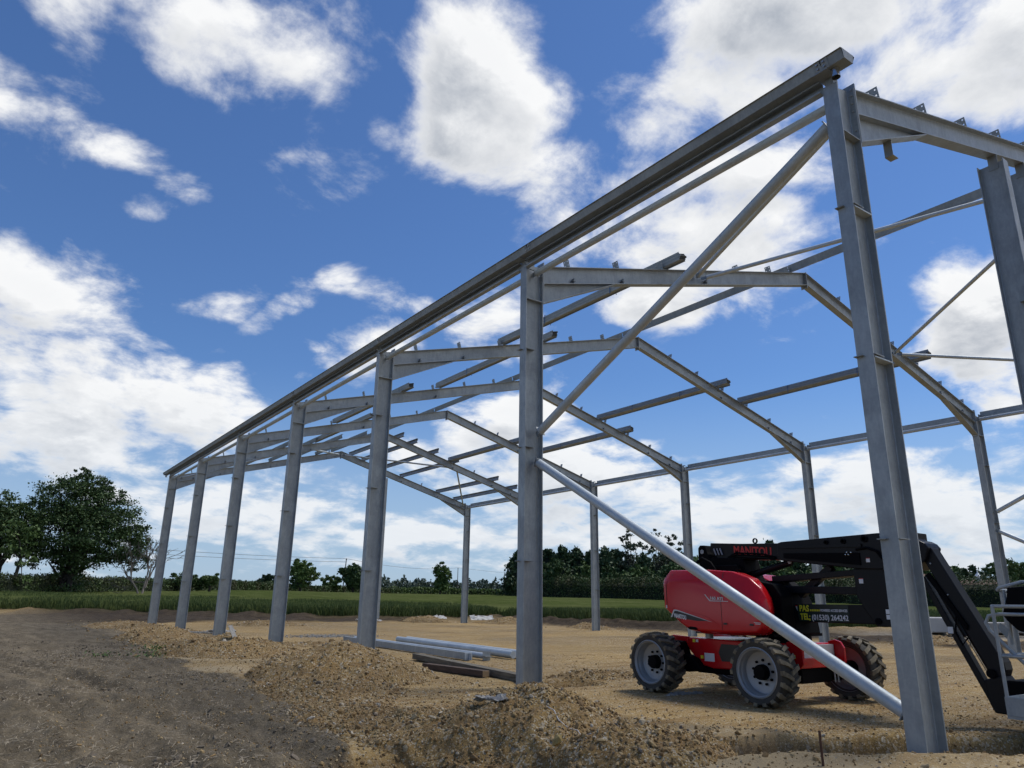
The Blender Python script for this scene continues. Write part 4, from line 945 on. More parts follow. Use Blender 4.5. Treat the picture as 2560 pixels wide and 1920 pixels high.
# main telescopic boom
m = MB(); m.prism([(4.20, 2.225), (3.60, 2.185), (2.80, 2.15), (1.4, 2.12), (1.4, 1.90), (2.9, 1.915), (4.05, 1.97), (4.22, 2.10)], 'x', 2.47, 2.74); mb_ = m.build('main_boom', BLACKP, lift, bevel=.01)
text('lettering', 'MANITOU', .175, DECR, (2.466, 3.745, 2.035), mb_, bold=.005, width=.68, xdir=(0, -.995, -.085), ydir=(0, -.0, 1))
m = MB(); m.lathe([(.042, -.012), (.042, .012), (.026, .012), (.026, -.012)], (2.6, 3.44, 2.225), 'x', 20, True); m.build('lifting_eye', DARK, mb_)
m = MB(); m.prism([(4.42, 2.15), (4.38, 2.195), (4.28, 2.19), (4.24, 2.08), (4.10, 1.82), (4.36, 1.82), (4.42, 1.92)], 'x', 2.42, 2.80); bk = m.build('boom_pivot_bracket', DARK, lift, bevel=.012)
MB().lathe([(0, 0), (.035, 0), (.035, -.012), (0, -.012)], (2.42, 4.33, 2.09), 'x', 14).build('pivot_pin', SILV, bk)
m = MB(); m.prism([(4.15, 1.78), (4.15, 2.0), (3.55, 1.95), (3.50, 1.74), (3.60, 1.70)], 'x', 2.40, 2.80); m.build('boom_cradle', DARK, lift, bevel=.012)
for dz in (0, .035, .065): MB().tube([(2.45, 3.85, 1.965+dz*.3), (2.44, 3.70, 1.985+dz), (2.44, 3.2, 1.945+dz), (2.45, 3.0, 1.92+dz*.6)], .011, 8).build('hydraulic_hose', DARK, mb_)
for y in (4.12, 4.06, 4.0): MB().tube([(2.45, y, 2.13), (2.45, y-.04, 2.03)], .012, 8).build('hose_fitting', SILV, mb_)
MB().tube([(2.58, 3.56, 1.71), (2.58, 2.83, 1.885)], .05, 12).build('boom_cylinder', BLACKP, lift)
MB().lathe([(0, 0), (.03, 0), (.03, -.01), (0, -.01)], (2.50, 2.80, 1.885), 'x', 12).build('pivot_pin', SILV, lift)
# wide outer boom section towards the knuckle
m = MB(); m.prism([(2.90, 2.15), (2.84, 2.165), (1.40, 2.20), (.98, 2.19), (.98, 1.78), (1.42, 1.74), (1.70, 1.755), (2.87, 1.90), (2.92, 2.0)], 'x', 2.38, 2.83); ob = m.build('outer_boom', BLACKP, lift, bevel=.012)
m = MB(); m.prism([(2.86, 2.10), (1.62, 2.075), (1.62, 2.035), (2.86, 2.07)], 'x', 2.355, 2.38); m.build('boom_rib', BLACKP, ob)
m = MB(); m.prism([(2.80, 2.0), (1.66, 1.96), (1.66, 1.80), (2.80, 1.93)], 'x', 2.36, 2.379); m.build('boom_side_plate', DARK, ob)
for y, z, r in ((2.12, 2.12, .03), (1.87, 2.12, .035), (1.57, 2.135, .045), (1.80, 1.87, .055)):
    MB().lathe([(r*.55, -.022), (r, -.02), (r, 0), (0, 0)], (2.38, y, z), 'x', 18).build('pivot_boss', DARK, ob)
for y, z in ((1.82, 1.97), (1.76, 1.965), (1.84, 1.94), (1.80, 1.94)): MB().lathe([(0, -.02), (.009, -.018), (.009, 0)], (2.36, y, z), 'x', 8).build('grease_nipple', CHROME, ob)
MB().box(2.374, 2.378, 1.53, 1.58, 1.835, 1.88).build('warning_label', DECW, ob); MB().box(2.3745, 2.3785, 1.53, 1.58, 1.881, 1.889).build('label_band', DECR, ob)
MB().tube([(2.37, 1.70, 2.0), (2.35, 1.55, 2.02), (2.35, 1.42, 1.97), (2.37, 1.35, 1.86)], .016, 8).build('hydraulic_hose', DARK, ob)
# knuckle and jib
m = MB(); m.prism([(1.02, 2.16), (.96, 2.095), (.90, 2.08), (.84, 2.045), (.80, 1.99), (.86, 1.84), (1.0, 1.72), (1.06, 1.80)], 'x', 2.44, 2.78); m.build('knuckle', BLACKP, lift, bevel=.015)
JA, JB = (.875, 1.925), (.295, .665)
m = MB(); m.prism([(.94, 1.915), (.80, 1.995), (.195, .70), (.185, .62), (.215, .545), (.30, .47), (.375, .625)], 'x', 2.50, 2.70); jb = m.build('jib', BLACKP, lift, bevel=.012)
m = MB(); m.prism([(.905, 1.66), (.855, 1.69), (.50, 1.08), (.52, 1.03)], 'x', 2.47, 2.51); m.build('jib_cover', DARK, jb)
m = MB(); m.prism([(1.01, 1.62), (.945, 1.65), (.33, .22), (.40, .20)], 'x', 2.54, 2.66); lk = m.build('jib_lower_link', BLACKP, lift, bevel=.008)
MB().box(2.536, 2.54, .70, .76, .985, 1.06).build('warning_label', DECW, lk)
MB().tube([(2.60, .86, 1.60), (2.60, .58, .96)], .040, 12).build('jib_cylinder', BLACKP, lift); MB().tube([(2.60, .58, .96), (2.60, .37, .49)], .020, 10).build('cylinder_rod', CHROME, lift)
MB().tube([(2.52, .62, 1.25), (2.50, .66, 1.0), (2.50, .60, .86), (2.51, .53, .95)], .010, 8).build('hydraulic_hose', DARK, jb)
for y, z in ((.83, 1.80), (.68, 1.43), (.52, 1.09)): MB().lathe([(0, -.012), (.010, -.01), (.010, 0)], (2.50, y, z), 'x', 8).build('bolt_head', SILV, jb)
m = MB(); m.prism([(.42, .50), (.22, .56), (.14, .45), (.14, .33), (.22, .15), (.36, .155), (.40, .25)], 'x', 2.48, 2.72); rk = m.build('platform_bracket', BLACKP, lift, bevel=.015)
MB().box(2.40, 2.9, -.10, .16, .30, .52).build('rotator', DARK, lift, bevel=.02)
MB().lathe([(0, 0), (.05, 0), (.05, -.02), (0, -.02)], (2.48, .33, .57), 'x', 16).build('pivot_boss', DARK, rk)
# platform basket
bk = bpy.data.objects.new('basket', None); link(bk, lift); bk.empty_display_size = .1
bx0, bx1, by0, by1 = 1.85, 3.55, -.85, -.02
MB().box(bx0, bx1, by0, by1, .19, .215).build('basket_floor', GALV, bk)
for a in ((bx0, bx0+.012, by0, by1), (bx1-.012, bx1, by0, by1), (bx0+.013, bx1-.013, by1-.012, by1), (bx0+.013, bx1-.013, by0, by0+.012)):
    MB().box(*a, .216, .40).build('toe_board', GALV, bk, bevel=.004)
for x in (bx0+.02, bx1-.02, 2.6):
    for y in (by0+.02, by1-.02): MB().tube([(x, y, .38), (x, y, 1.30)], .019, 10).build('rail_post', GALV, bk, smooth=60)
for z in (1.30, .80):
    MB().tube([(bx0+.02, by0, z), (bx0+.02, by1-.02, z), (bx1-.02, by1-.02, z), (bx1-.02, by0, z)], .019, 10).build('guard_rail', GALV, bk, smooth=60)
MB().tube([(2.05, -.30, 1.22), (1.97, -.06, 1.22), (1.97, .05, 1.20), (1.97, .09, 1.13), (1.97, .06, 1.05), (1.97, -.10, .86), (1.97, -.25, .70), (1.97, -.4, .55)], .019, 10).build('console_guard', GALV, bk, smooth=60)
MB().tube([(2.3, -.6, 1.58), (2.3, -.2, 1.56), (2.3, .03, 1.50), (2.3, .05, 1.48), (2.75, .05, 1.46), (2.75, -.2, 1.48), (2.75, -.6, 1.5)], .020, 10).build('console_guard', GALV, bk, smooth=60)
MB().tube([(2.32, .0, 1.48), (2.32, .0, .9)], .019, 10).build('rail_post', GALV, bk, smooth=60)
m = MB(); m.prism([(-.12, 1.50), (-.10, 1.40), (-.03, 1.22), (-.06, 1.16), (-.16, 1.05), (-.3, 1.02), (-.45, 1.10), (-.45, 1.53)], 'x', 2.10, 2.65); m.build('console_cover', DARK, bk, bevel=.02)
MB().prism([(.0, 1.08), (-.03, 1.13), (-.11, 1.06), (-.07, .97)], 'x', 2.02, 2.03).build('gusset_plate', GALVD, bk)

# ================================================================== THINGS LYING ABOUT
def lay(name, pts, mat, label, cat, group=None): 
    o = MB().prism(pts[0], *pts[1:]).build(name, mat, None, bevel=.006); link_tags(o, label, cat, group); return o
def ground_tube(A, B_, r, label, plate=False):
    e = empty('steel_tube', (A[0], A[1], 0), label, 'steel tube', 'steel members lying on the pad')
    MB().tube([(A[0], A[1], A[2]), (B_[0], B_[1], B_[2])], r, 18).build('tube', GALV2, e, smooth=40)
    if plate:
        d = np.array(B_)-np.array(A); d /= np.linalg.norm(d); q = MB(); q.bar(np.array(B_)+d*.003, np.array(B_)+d*.014, .19, .19); q.build('end_plate', GALVD, e)
        q = MB(); q.bar(np.array(B_)+d*.015, np.array(B_)+d*.12, .16, .012); q.build('gusset', GALVD, e)
ground_tube((3.05, 19.0, .10), (2.55, 10.75, .10), .065, 'thin round tube with square end plate lying on pad', True)
ground_tube((4.0, 17.9, .11), (3.30, 10.75, .11), .082, 'thicker round tube lying nearest the machine behind second column')
ground_tube((4.28, 17.8, .11), (3.60, 10.65, .11), .082, 'thicker round tube lying on far side of its twin')
e = empty('steel_channel', (2.42, 18.9, 0), 'grey steel channel with end plate lying left of the tubes', 'steel channel', 'steel members lying on the pad')
q = MB(); A = np.array((2.62, 18.9, .09)); Bp = np.array((2.18, 10.95, .09)); q.bar(A, Bp, .012, .15); q.bar(A+(.045, 0, .07), Bp+(.045, 0, .07), .10, .010); q.bar(A+(.045, 0, -.07), Bp+(.045, 0, -.07), .10, .010); q.build('channel', GALV, e)
q = MB(); q.box(2.10, 2.29, 10.93, 10.942, .012, .17); q.build('end_plate', GALV2, e); q = MB(); q.box(2.19, 2.20, 10.80, 10.929, .02, .16); q.build('fin', GALV2, e)
def timber(c, L, w, h, ang_, mat, label, z=0, endm=None):
    e = empty('timber_baulk', (c[0], c[1], z), label, 'timber', 'timber baulks')
    m = MB(); m.box(-w/2, w/2, -L/2, L/2, 0, h); me = m.mesh('beam'); me.materials.append(mat)
    if endm is not None:
        me.materials.append(endm)
        for p_ in me.polygons:
            if abs(p_.normal.y) > .9: p_.material_index = 1
    o = put('beam', me, (c[0], c[1], z), e, rot=(rng.uniform(-.01, .01), 0, ang_)); md = o.modifiers.new('bevel', 'BEVEL'); md.width = .008; md.segments = 2
    return e
timber((.95, 9.2), 5.0, .20, .115, -.135+math.pi*0, WOOD, 'long weathered grey timber baulk on pad left of the second column', .01)
timber((.42, 8.62), 1.95, .15, .105, .065, WOOD2, 'short brown timber baulk with sawn end in front of the long one', .005, WOODEND)
timber((30.6, 17.2), 2.2, .3, .25, 1.2, WOOD2, 'timber bearer on grey stony strip under the lift boom', .02)
def crumple(name, c, size, label, mat, rot=0, amp=.1, n=20, stand=0):
    X, Y = np.meshgrid(np.linspace(-1, 1, n), np.linspace(-1, 1, n)); a = fbm(X*1.3+c[0]*7, Y*1.3+c[1]*3, 1.2, 4, .6); b = fbm(X*2+3+c[0], Y*2+c[1]*5, 1.7, 3)
    edge = 1-.25*np.abs(fbm(X*2+c[1], Y*2, 1.5, 2))*2
    fold = fbm(X*3+c[0]*2, Y*3+c[1], 1.6, 3, .6)
    x = X*size[0]*edge+b*size[0]*.5; y = Y*size[1]*edge+a*size[1]*.4; z = (a+.25)*amp*2+np.abs(b)*amp+np.abs(fold)*amp*2.2+stand*(Y+1)/2
    ca, sa = math.cos(rot), math.sin(rot)
    V = np.stack([x*ca-y*sa, x*sa+y*ca, z], -1).reshape(-1, 3); i, j = np.meshgrid(np.arange(n-1), np.arange(n-1), indexing='ij')
    F = np.stack([i*n+j, i*n+j+1, (i+1)*n+j+1, (i+1)*n+j], -1).reshape(-1, 4)
    me = fast_mesh(name, V, F, False); me.materials.append(mat); o = bpy.data.objects.new(name, me); o.location = c; link(o, None, label, 'plastic sheet', 'scraps of plastic sheet')
    md = o.modifiers.new('sub', 'SUBSURF'); md.levels = md.render_levels = 1; md = o.modifiers.new('thick', 'SOLIDIFY'); md.thickness = .004
    return o
crumple('sheet_scrap', (-2.72, 2.75, float(hf1(np.array([-2.72]), np.array([2.75]))[0])-.01), (.17, .085), 'crumpled grey cloth draped over top of the large heap', SHEET, -.5, .07)
crumple('sheet_scrap', (-1.95, 14.75, .36), (.13, .08), 'grey sheet scrap standing up at the fifth column heap', SHEET, .9, .05, stand=.26)
crumple('sheet_scrap', (17.1, 37.9, .1), (.5, .2), 'white sheet left of the far corner column', SHEETW, .3, .12, stand=.18)
crumple('sheet_scrap', (19.1, 36.2, .08), (.75, .25), 'white sheet right of the far corner column', SHEETW, -.3, .14, stand=.2)
crumple('sheet_scrap', (12.0, 37.3, .06), (.8, .15), 'flat white scraps along the bank beside far gable post', SHEETW, 0, .1)
crumple('sheet_scrap', (.6, 25.3, .04), (.5, .25), 'flat pale scrap on ground near the sixth column', SHEET, 0, .09)
MBs = MB().tube([(x, y, float(hf1(np.array([x]), np.array([y]))[0])+.012) for x, y in ((-2.42, 2.25), (-2.40, 2.15), (-2.43, 2.05), (-2.39, 1.95), (-2.36, 1.86), (-2.38, 1.78), (-2.34, 1.70))], .0045, 6).build('string', STRING, None, smooth=60); link_tags(MBs, 'pale string trailing down the large heap', 'string')
rb = MB().tube([(-1.13, .2, -.2), (-1.135, .205, .28)], .011, 8).build('steel_stake', RUST, None, smooth=60); link_tags(rb, 'thin rusty steel stake beside the trench', 'stake')
# packs of cladding at the right back
def pack(c, L, w, h, ang_, mat, label):
    e = empty('cladding_pack', (*c, .06), label, 'pack', 'packs stored beside the crop')
    me = MB().box(-L/2, L/2, -w/2, w/2, .12, h).mesh('wrapped_pack'); me.materials.append(mat); o = put('wrapped_pack', me, (*c, .06), e, rot=(0, 0, ang_)); md = o.modifiers.new('b', 'BEVEL'); md.width = .05; md.segments = 2
    for k in (-.35, 0, .35):
        me = MB().box(k*L-.05, k*L+.05, -w/2, w/2, 0, .118).mesh('bearer'); me.materials.append(WOOD); put('bearer', me, (*c, .06), e, rot=(0, 0, ang_))
pack((30.5, 14.2), 3.0, 1.0, .8, -.42, SHEETW, 'white wrapped pack on stony strip behind the first column')
pack((33.6, 12.6), 2.4, .9, .6, -.42, SHEET, 'pale wrapped pack on pallet behind the lift jib')
crumple('plastic_bag', (31.8, 14.0, .5), (.5, .45), 'yellow plastic bag on packs behind the lift jib', BAGY, 0, .5, stand=.5)['category'] = 'plastic bag'
crumple('plastic_bag', (30.9, 12.9, .2), (.5, .3), 'yellow plastic bag on ground below the white pack', BAGY, 0, .3, stand=.3)['category'] = 'plastic bag'

# ================================================================== VEGETATION
def leaf_quads(P, size, n_out=None, up=.35):
    n = len(P); nrm = rng.normal(size=(n, 3)); nrm[:, 2] += up; nrm /= np.linalg.norm(nrm, axis=1)[:, None]
    a = np.cross(nrm, rng.normal(size=(n, 3))); a /= np.linalg.norm(a, axis=1)[:, None]; b = np.cross(nrm, a)
    s = (size*rng.uniform(.6, 1.35, n))[:, None]; a = a*s; b = b*s*rng.uniform(.45, .8, n)[:, None]
    V = np.stack([P-a, P-b*.9, P+a, P+b*.9], 1).reshape(-1, 3)
    return V, np.arange(4*n).reshape(-1, 4)
def crown_points(blobs, n, clump=.22, k=60):
    """leaf positions: twig clumps on and inside irregular lobes. blobs (x,y,z,rx,ry,rz)"""
    vol = np.array([b[3]*b[4]*b[5] for b in blobs])**.67; cnt = np.maximum(1, (n*vol/vol.sum()).astype(int)); out = []
    for b, c in zip(blobs, cnt):
        m = max(6, c//k); d = rng.normal(size=(m, 3)); d /= np.linalg.norm(d, axis=1)[:, None]
        r = rng.random(m)**.33*.55+.47; r = np.where(rng.random(m) < .75, rng.uniform(.78, 1.12, m), r)
        cen = np.array(b[:3])+d*r[:, None]*np.array(b[3:6])
        idx = rng.integers(m, size=c); sp = clump*min(b[3:6])*rng.uniform(.5, 1.3, m)
        out.append(cen[idx]+rng.normal(size=(c, 3))*sp[idx][:, None]*np.array([1, 1, .6]))
    return np.vstack(out)
def limbs(base, targets, r0, z_split, n=8):
    m = MB(); base = np.array(base, float); top = base+np.array([rng.normal()*.2, rng.normal()*.2, z_split])
    m.tube([base-(0, 0, .4), base+(top-base)*.5+rng.normal(size=3)*.08, top], [r0*1.25, r0, r0*.85], n)
    for T in targets:
        T = np.array(T, float); mid = top+(T-top)*.45+np.array([0, 0, .12*np.linalg.norm(T-top)])+rng.normal(size=3)*.12*np.linalg.norm(T-top)*.3
        m.tube([top-(0, 0, .2), mid, T], [r0*.6, r0*.38, r0*.12], 6)
        for _ in range(2):
            q = mid+(T-mid)*rng.uniform(.2, .7); m.tube([q, q+rng.normal(size=3)*np.linalg.norm(T-top)*.09+(0, 0, .2)], [r0*.2, r0*.05], 5)
    return m
def at(az_deg, r): return np.array([CAM[0]+r*math.sin(R_(az_deg)), CAM[1]+r*math.cos(R_(az_deg))])
def tree(name, label, az, r, blobs, nleaf, lsize, lmat, tr=.25, split=2.5, cat='tree', group=None, bark=BARK, ntarget=7, clump=.22, stems=1, dens=1.0, hs=1.0):
    blobs = [tuple(v*hs for v in b) for b in blobs]; split *= hs
    """blobs in tree coordinates: x to the right as seen from the site, y away, z up"""
    c = at(az, r); z0 = float(terrain(np.array([c[0]]), np.array([c[1]]), False)[0])
    e = empty(name, (c[0], c[1], z0), label, cat, group)
    ca, sa = math.cos(R_(az)), math.sin(R_(az)); rot = lambda x, y: (c[0]+x*ca+y*sa, c[1]-x*sa+y*ca)
    Bw = [(*rot(b[0], b[1]), z0+b[2], b[3], b[4], b[5]) for b in blobs]
    nleaf = int(nleaf*dens)
    P = crown_points(Bw, nleaf, clump); V, F = leaf_quads(P-np.array([c[0], c[1], z0]), lsize)
    me = fast_mesh('crown', V, F); me.materials.append(lmat); link(bpy.data.objects.new('crown', me), e)
    m = MB()
    for s in range(stems):
        off = (np.array([rng.normal()*.5, rng.normal()*.5, 0]) if stems > 1 else np.zeros(3))
        tg = [np.array(b[:3])+rng.normal(size=3)*.25*min(b[3:6]) for b in (random.sample(Bw, min(len(Bw), ntarget)))]
        mm = limbs(np.array([c[0], c[1], z0])+off, tg, tr*(1 if stems == 1 else .7), split*rng.uniform(.8, 1.2)); m.add(mm.v, mm.f)
    m.build('trunk', bark, e, smooth=60)
    return e
def rblobs(n, w, z0, z1, taper=.6, r=(.28, .42)):
    out = []
    for _ in range(n):
        t_ = rng.random(); z = z0+(z1-z0)*t_; ww = w*(1-taper*abs(2*t_-.9)**2); a = rng.uniform(0, 6.28); q = math.sqrt(rng.random())*ww*.72; s = rng.uniform(*r)*w
        out.append((q*math.cos(a), q*math.sin(a), z, s*1.1, s*1.1, s*.8))
    out += [(0, 0, z0+(z1-z0)*.42, w*.62, w*.62, (z1-z0)*.46)]
    return out
# the big ash at left: az ~ 5.0 deg, 92 m
BIG = [(-.6, 0, 6.6, 3.6, 3.6, 2.8), (2.3, 0, 6.2, 3.2, 3, 2.6), (-3.2, .4, 6.2, 2.9, 2.8, 2.4), (1.0, .5, 9.4, 3.3, 3, 2.3), (-1.2, 0, 10.2, 3.0, 2.8, 2.0), (.5, .4, 11.9, 2.0, 2, 1.2), (3.6, 0, 8.2, 2.4, 2.4, 2.0),
       (4.8, 0, 5.6, 2.2, 2.2, 1.9), (6.0, 0, 6.6, 1.3, 1.6, 1.2), (5.9, 0, 4.0, 1.3, 1.4, 1.1), (2.4, .2, 10.7, 1.8, 1.8, 1.1), (-3.0, 0, 9.0, 2.0, 2, 1.4), (-2.4, 0, 11.2, 1.2, 1.2, .8), (-.4, 0, 12.8, .9, .9, .7), (1.4, -.6, 4.0, 2.0, 1.8, 1.2), (-1.8, -.6, 3.6, 1.8, 1.6, 1.1), (0, -.4, 1.6, 1.9, 1.4, 1.3)]
tree('ash_tree', 'tall broad dark green tree above the hedge at left', 5.0, 92, BIG, 52000, .125, LEAF, .42, 2.0, ntarget=9, stems=3)
tree('ash_tree', 'half cut off tree at the left edge of the picture', 0.6, 90, [(0, 0, 6.0, 2.6, 2.6, 2.2), (1.6, 0, 7.2, 2.2, 2, 1.8), (-2, 0, 6.8, 2.6, 2.4, 2.4), (-.6, 0, 8.6, 2.2, 2, 1.6), (2.6, 0, 5.6, 1.7, 1.6, 1.4), (-3, 0, 9, 2, 2, 1.5)], 24000, .125, LEAF, .32, 3.0, stems=2)
tree('young_tree', 'slim young tree leaning between the left trees', 2.0, 86, [(0, 0, 5.6, 1.3, 1.2, 1.6), (.6, 0, 3.6, .9, .9, .8), (-.9, 0, 4.2, .8, .8, .7), (.9, 0, 1.6, .8, .7, .7)], 1700, .15, LEAFM, .16, 3.2)
# bare dead tree
def bare_tree(label, az, r, h):
    c = at(az, r); z0 = float(terrain(np.array([c[0]]), np.array([c[1]]), False)[0]); e = empty('dead_tree', (c[0], c[1], z0), label, 'dead tree'); m = MB()
    def grow(p, d, L, rad_, lev):
        q = p+d*L*.5+rng.normal(size=3)*L*.05; e2 = p+d*L+rng.normal(size=3)*L*.06
        m.tube([p, q, e2], [rad_, rad_*.8, rad_*.55], 5, False)
        if lev == 0: return
        for _ in range(3 if lev > 2 else 3):
            dd = d+rng.normal(size=3)*.42; dd[2] = dd[2]*.8+.28; dd /= np.linalg.norm(dd)
            grow(p+(e2-p)*rng.uniform(.45, 1.0), dd, L*rng.uniform(.55, .82), max(.022, rad_*.6), lev-1)
    for k in range(3):
        d0 = np.array([rng.normal()*.25, rng.normal()*.25, 1]); d0 /= np.linalg.norm(d0); grow(np.array([c[0], c[1], z0-.2]), d0, h*.34, .13, 4)
    o = m.build('branches', BARKG, e); return e
bare_tree('leafless dead tree behind the last column at left', 9.45, 90, 9.4)
# field-edge trees further right
G2 = 'field trees beyond the far hedge'
tree('field_tree', 'low dark bush rising behind the hedge at sixth column', 12.4, 118, rblobs(7, 3.6, 2.0, 3.6), 2600, .2, LEAF, .2, 1.6, group=G2, dens=2.0, hs=0.72)
tree('field_tree', 'rounded bush just right of the sixth column behind hedge', 13.7, 118, rblobs(5, 2.2, 2.2, 4.0), 1600, .2, LEAFM, .2, 1.6, group=G2, dens=2.0, hs=0.72)
tree('field_tree', 'dark rounded crown showing left of the fourth column', 17.5, 190, rblobs(9, 4.6, 3.0, 5.8), 2200, .32, CONIF, .25, 2, group=G2, dens=2.0, hs=0.66)
tree('field_tree', 'bright green leafy tree just right of the fourth column', 19.9, 175, rblobs(16, 4.8, 2.0, 9.4, .5), 5200, .27, LEAF2, .3, 2.5, group=G2, dens=2.0, hs=0.72)
tree('field_tree', 'small round open crowned tree left of the pole', 21.9, 205, rblobs(10, 4.2, 2.4, 5.6), 2200, .32, LEAFM, .25, 2.4, group=G2, dens=2.0, clump=.16, hs=0.78)
tree('field_tree', 'dark bushy tree behind the third column right of the pole', 23.75, 190, rblobs(15, 5.2, 1.8, 8.6, .5), 4600, .3, LEAF, .3, 2.2, group=G2, dens=2.0, hs=0.8)
tree('field_tree', 'pale green pointed tree left of the far corner column', 30.1, 240, rblobs(9, 4.2, 3, 7.5, .4)+[(0, 0, 10.4, 2.6, 2.6, 2.2), (0, 0, 12.6, 1.5, 1.5, 1.5), (1.5, 0, 8.5, 3, 3, 2)], 4600, .34, LEAF2, .3, 2.5, group=G2, dens=2.0, hs=0.74)
# hedges
def hedge(label, pts, h, depth, nl, size, mat, name='hedge', cat='hedge'):
    """pts: (az, r) pairs"""
    P0 = np.array([at(a, r) for a, r in pts]); seg = np.hypot(*np.diff(P0, axis=0).T); s = np.concatenate([[0], np.cumsum(seg)])
    c = P0[0]; e = empty(name, (c[0], c[1], 0), label, cat)
    wgt = np.array([1/((r0+r1)/2) for (a0, r0), (a1, r1) in zip(pts[:-1], pts[1:])])*seg; pick = rng.choice(len(seg), nl, p=wgt/wgt.sum()); u = rng.random(nl)
    q = P0[pick]+(P0[pick+1]-P0[pick])*u[:, None]; d = (P0[pick+1]-P0[pick])/seg[pick][:, None]; nr_ = np.stack([d[:, 1], -d[:, 0]], -1)
    along = s[pick]+u*seg[pick]
    hh = h*(1+.35*fbm(along, along*0, .22, 4)+.16*fbm(along, along*0+7, 1.3, 3))
    face = rng.random(nl); off = np.where(face < .55, rng.uniform(.5, 1.0, nl), rng.uniform(-.9, .9, nl))*depth/2*(1+.25*fbm(along, along*0+3, .8, 3)); zf = np.where(face < .55, rng.random(nl)**.8, rng.uniform(.85, 1.08, nl))
    xy = q+nr_*off[:, None]; z0 = terrain(xy[:, 0], xy[:, 1], False); P = np.stack([xy[:, 0]-c[0], xy[:, 1]-c[1], z0+zf*hh], -1)+rng.normal(size=(nl, 3))*.09
    dist_ = np.hypot(xy[:, 0]-CAM[0], xy[:, 1]-CAM[1])
    V, F = leaf_quads(P, size*dist_/100)
    me = fast_mesh('foliage', V, F); me.materials.append(mat); link(bpy.data.objects.new('foliage', me), e)
    # opaque filler inside the hedge, its shade held in the dark colour
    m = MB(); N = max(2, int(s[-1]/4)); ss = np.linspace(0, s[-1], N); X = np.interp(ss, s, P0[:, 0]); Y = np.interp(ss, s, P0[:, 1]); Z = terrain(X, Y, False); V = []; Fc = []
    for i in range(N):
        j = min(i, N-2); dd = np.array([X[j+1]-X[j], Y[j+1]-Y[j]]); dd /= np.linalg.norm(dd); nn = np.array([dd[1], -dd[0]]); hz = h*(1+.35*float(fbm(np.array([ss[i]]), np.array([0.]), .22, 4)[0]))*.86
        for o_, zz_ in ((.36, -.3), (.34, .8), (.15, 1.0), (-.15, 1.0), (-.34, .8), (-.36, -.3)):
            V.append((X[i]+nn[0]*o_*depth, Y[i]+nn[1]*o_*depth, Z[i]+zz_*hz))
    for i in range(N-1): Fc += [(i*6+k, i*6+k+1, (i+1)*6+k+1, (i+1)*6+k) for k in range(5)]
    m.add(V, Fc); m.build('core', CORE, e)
hedge('long clipped field hedge running from left edge to behind the third column', [(-14, 74), (-6, 80), (1.5, 86), (8, 105), (13.3, 132), (18.6, 178), (24, 226), (27, 262)], 1.95, 2.4, 60000, .10, HEDGE)
hedge('thin far hedge between the third column and the conifers', [(26.5, 270), (31, 300), (36.5, 330)], 2.6, 3, 5000, .12, HEDGEL)
hedge('scrubby bramble hedge in front of the conifer wood', [(35.4, 150), (40, 140), (47, 128), (55, 118), (61, 112)], 3.6, 4.5, 26000, .12, HEDGE)
hedge('leafy hedge along crop edge at right behind the basket', [(60, 108), (66, 98), (73, 92), (80, 90)], 3.2, 4, 14000, .11, HEDGE)
# conifer wood
def conifer(label, az, r, h, w, n=2600, mat=CONIF, bare=0.0):
    c = at(az, r); z0 = float(terrain(np.array([c[0]]), np.array([c[1]]), False)[0]); e = empty('conifer', (c[0], c[1], z0), label, 'conifer', 'conifers of the wood behind the crop')
    w *= 1.35; n = int(n*1.9); m = 120; t_ = rng.random(m)**.8; zz = h*(.04+.96*t_); rr_ = w*((1-t_**1.6)**.8*.92+.05)*rng.uniform(.75, 1.2, m); a = rng.uniform(0, 6.28, m)
    cen = np.stack([rr_*np.cos(a), rr_*np.sin(a), zz], -1); idx = rng.integers(m, size=n); f = rng.uniform(.35, 1.1, n)
    P = cen[idx]*np.stack([f, f, np.ones(n)], -1); P[:, 2] += (1-f)*-.3+f*.45*rng.random(n); P += rng.normal(size=(n, 3))*np.array([.22, .22, .2])
    V, F = leaf_quads(P, .30*r/140, up=.1); me = fast_mesh('crown', V, F); me.materials.append(mat); link(bpy.data.objects.new('crown', me), e)
    MB().tube([(c[0], c[1], z0-.3), (c[0], c[1], z0+h*.55), (c[0], c[1], z0+h)], [.22, .14, .02], 6).build('trunk', BARK, e)
    nc = MB(); nc.lathe([(w*.66, .2), (w*.70, h*.25), (w*.56, h*.55), (w*.2, h*.85), (0, h*.92)], (c[0], c[1], z0), 'z', 9); nc.build('inner_shadow_fill', CORE, e, smooth=80)  # solid dark cone blocking the view through, painted as the crown's inner shade
    return e
N = 36000; a = rng.uniform(35.9, 61, N); r = rng.uniform(152, 162, N); gx = CAM[0]+r*np.sin(np.radians(a)); gy = CAM[1]+r*np.cos(np.radians(a)); gz = terrain(gx, gy, False)
hx = 8.6+2.2*fbm(a*2.2, a*0, 1, 3)+2.2*fbm(a*9, a*0+4, 1, 2)-1.2*sstep(50, 56, a); Pt = np.stack([gx, gy, gz+rng.random(N)**.7*hx], -1); V, F = leaf_quads(Pt, .30, up=.1); me = fast_mesh('conifer_wood', V, F); me.materials.append(CONIF)
link(bpy.data.objects.new('conifer_wood', me), label='dense dark depth of the conifer wood behind its front trees', cat='wood', kind='stuff')
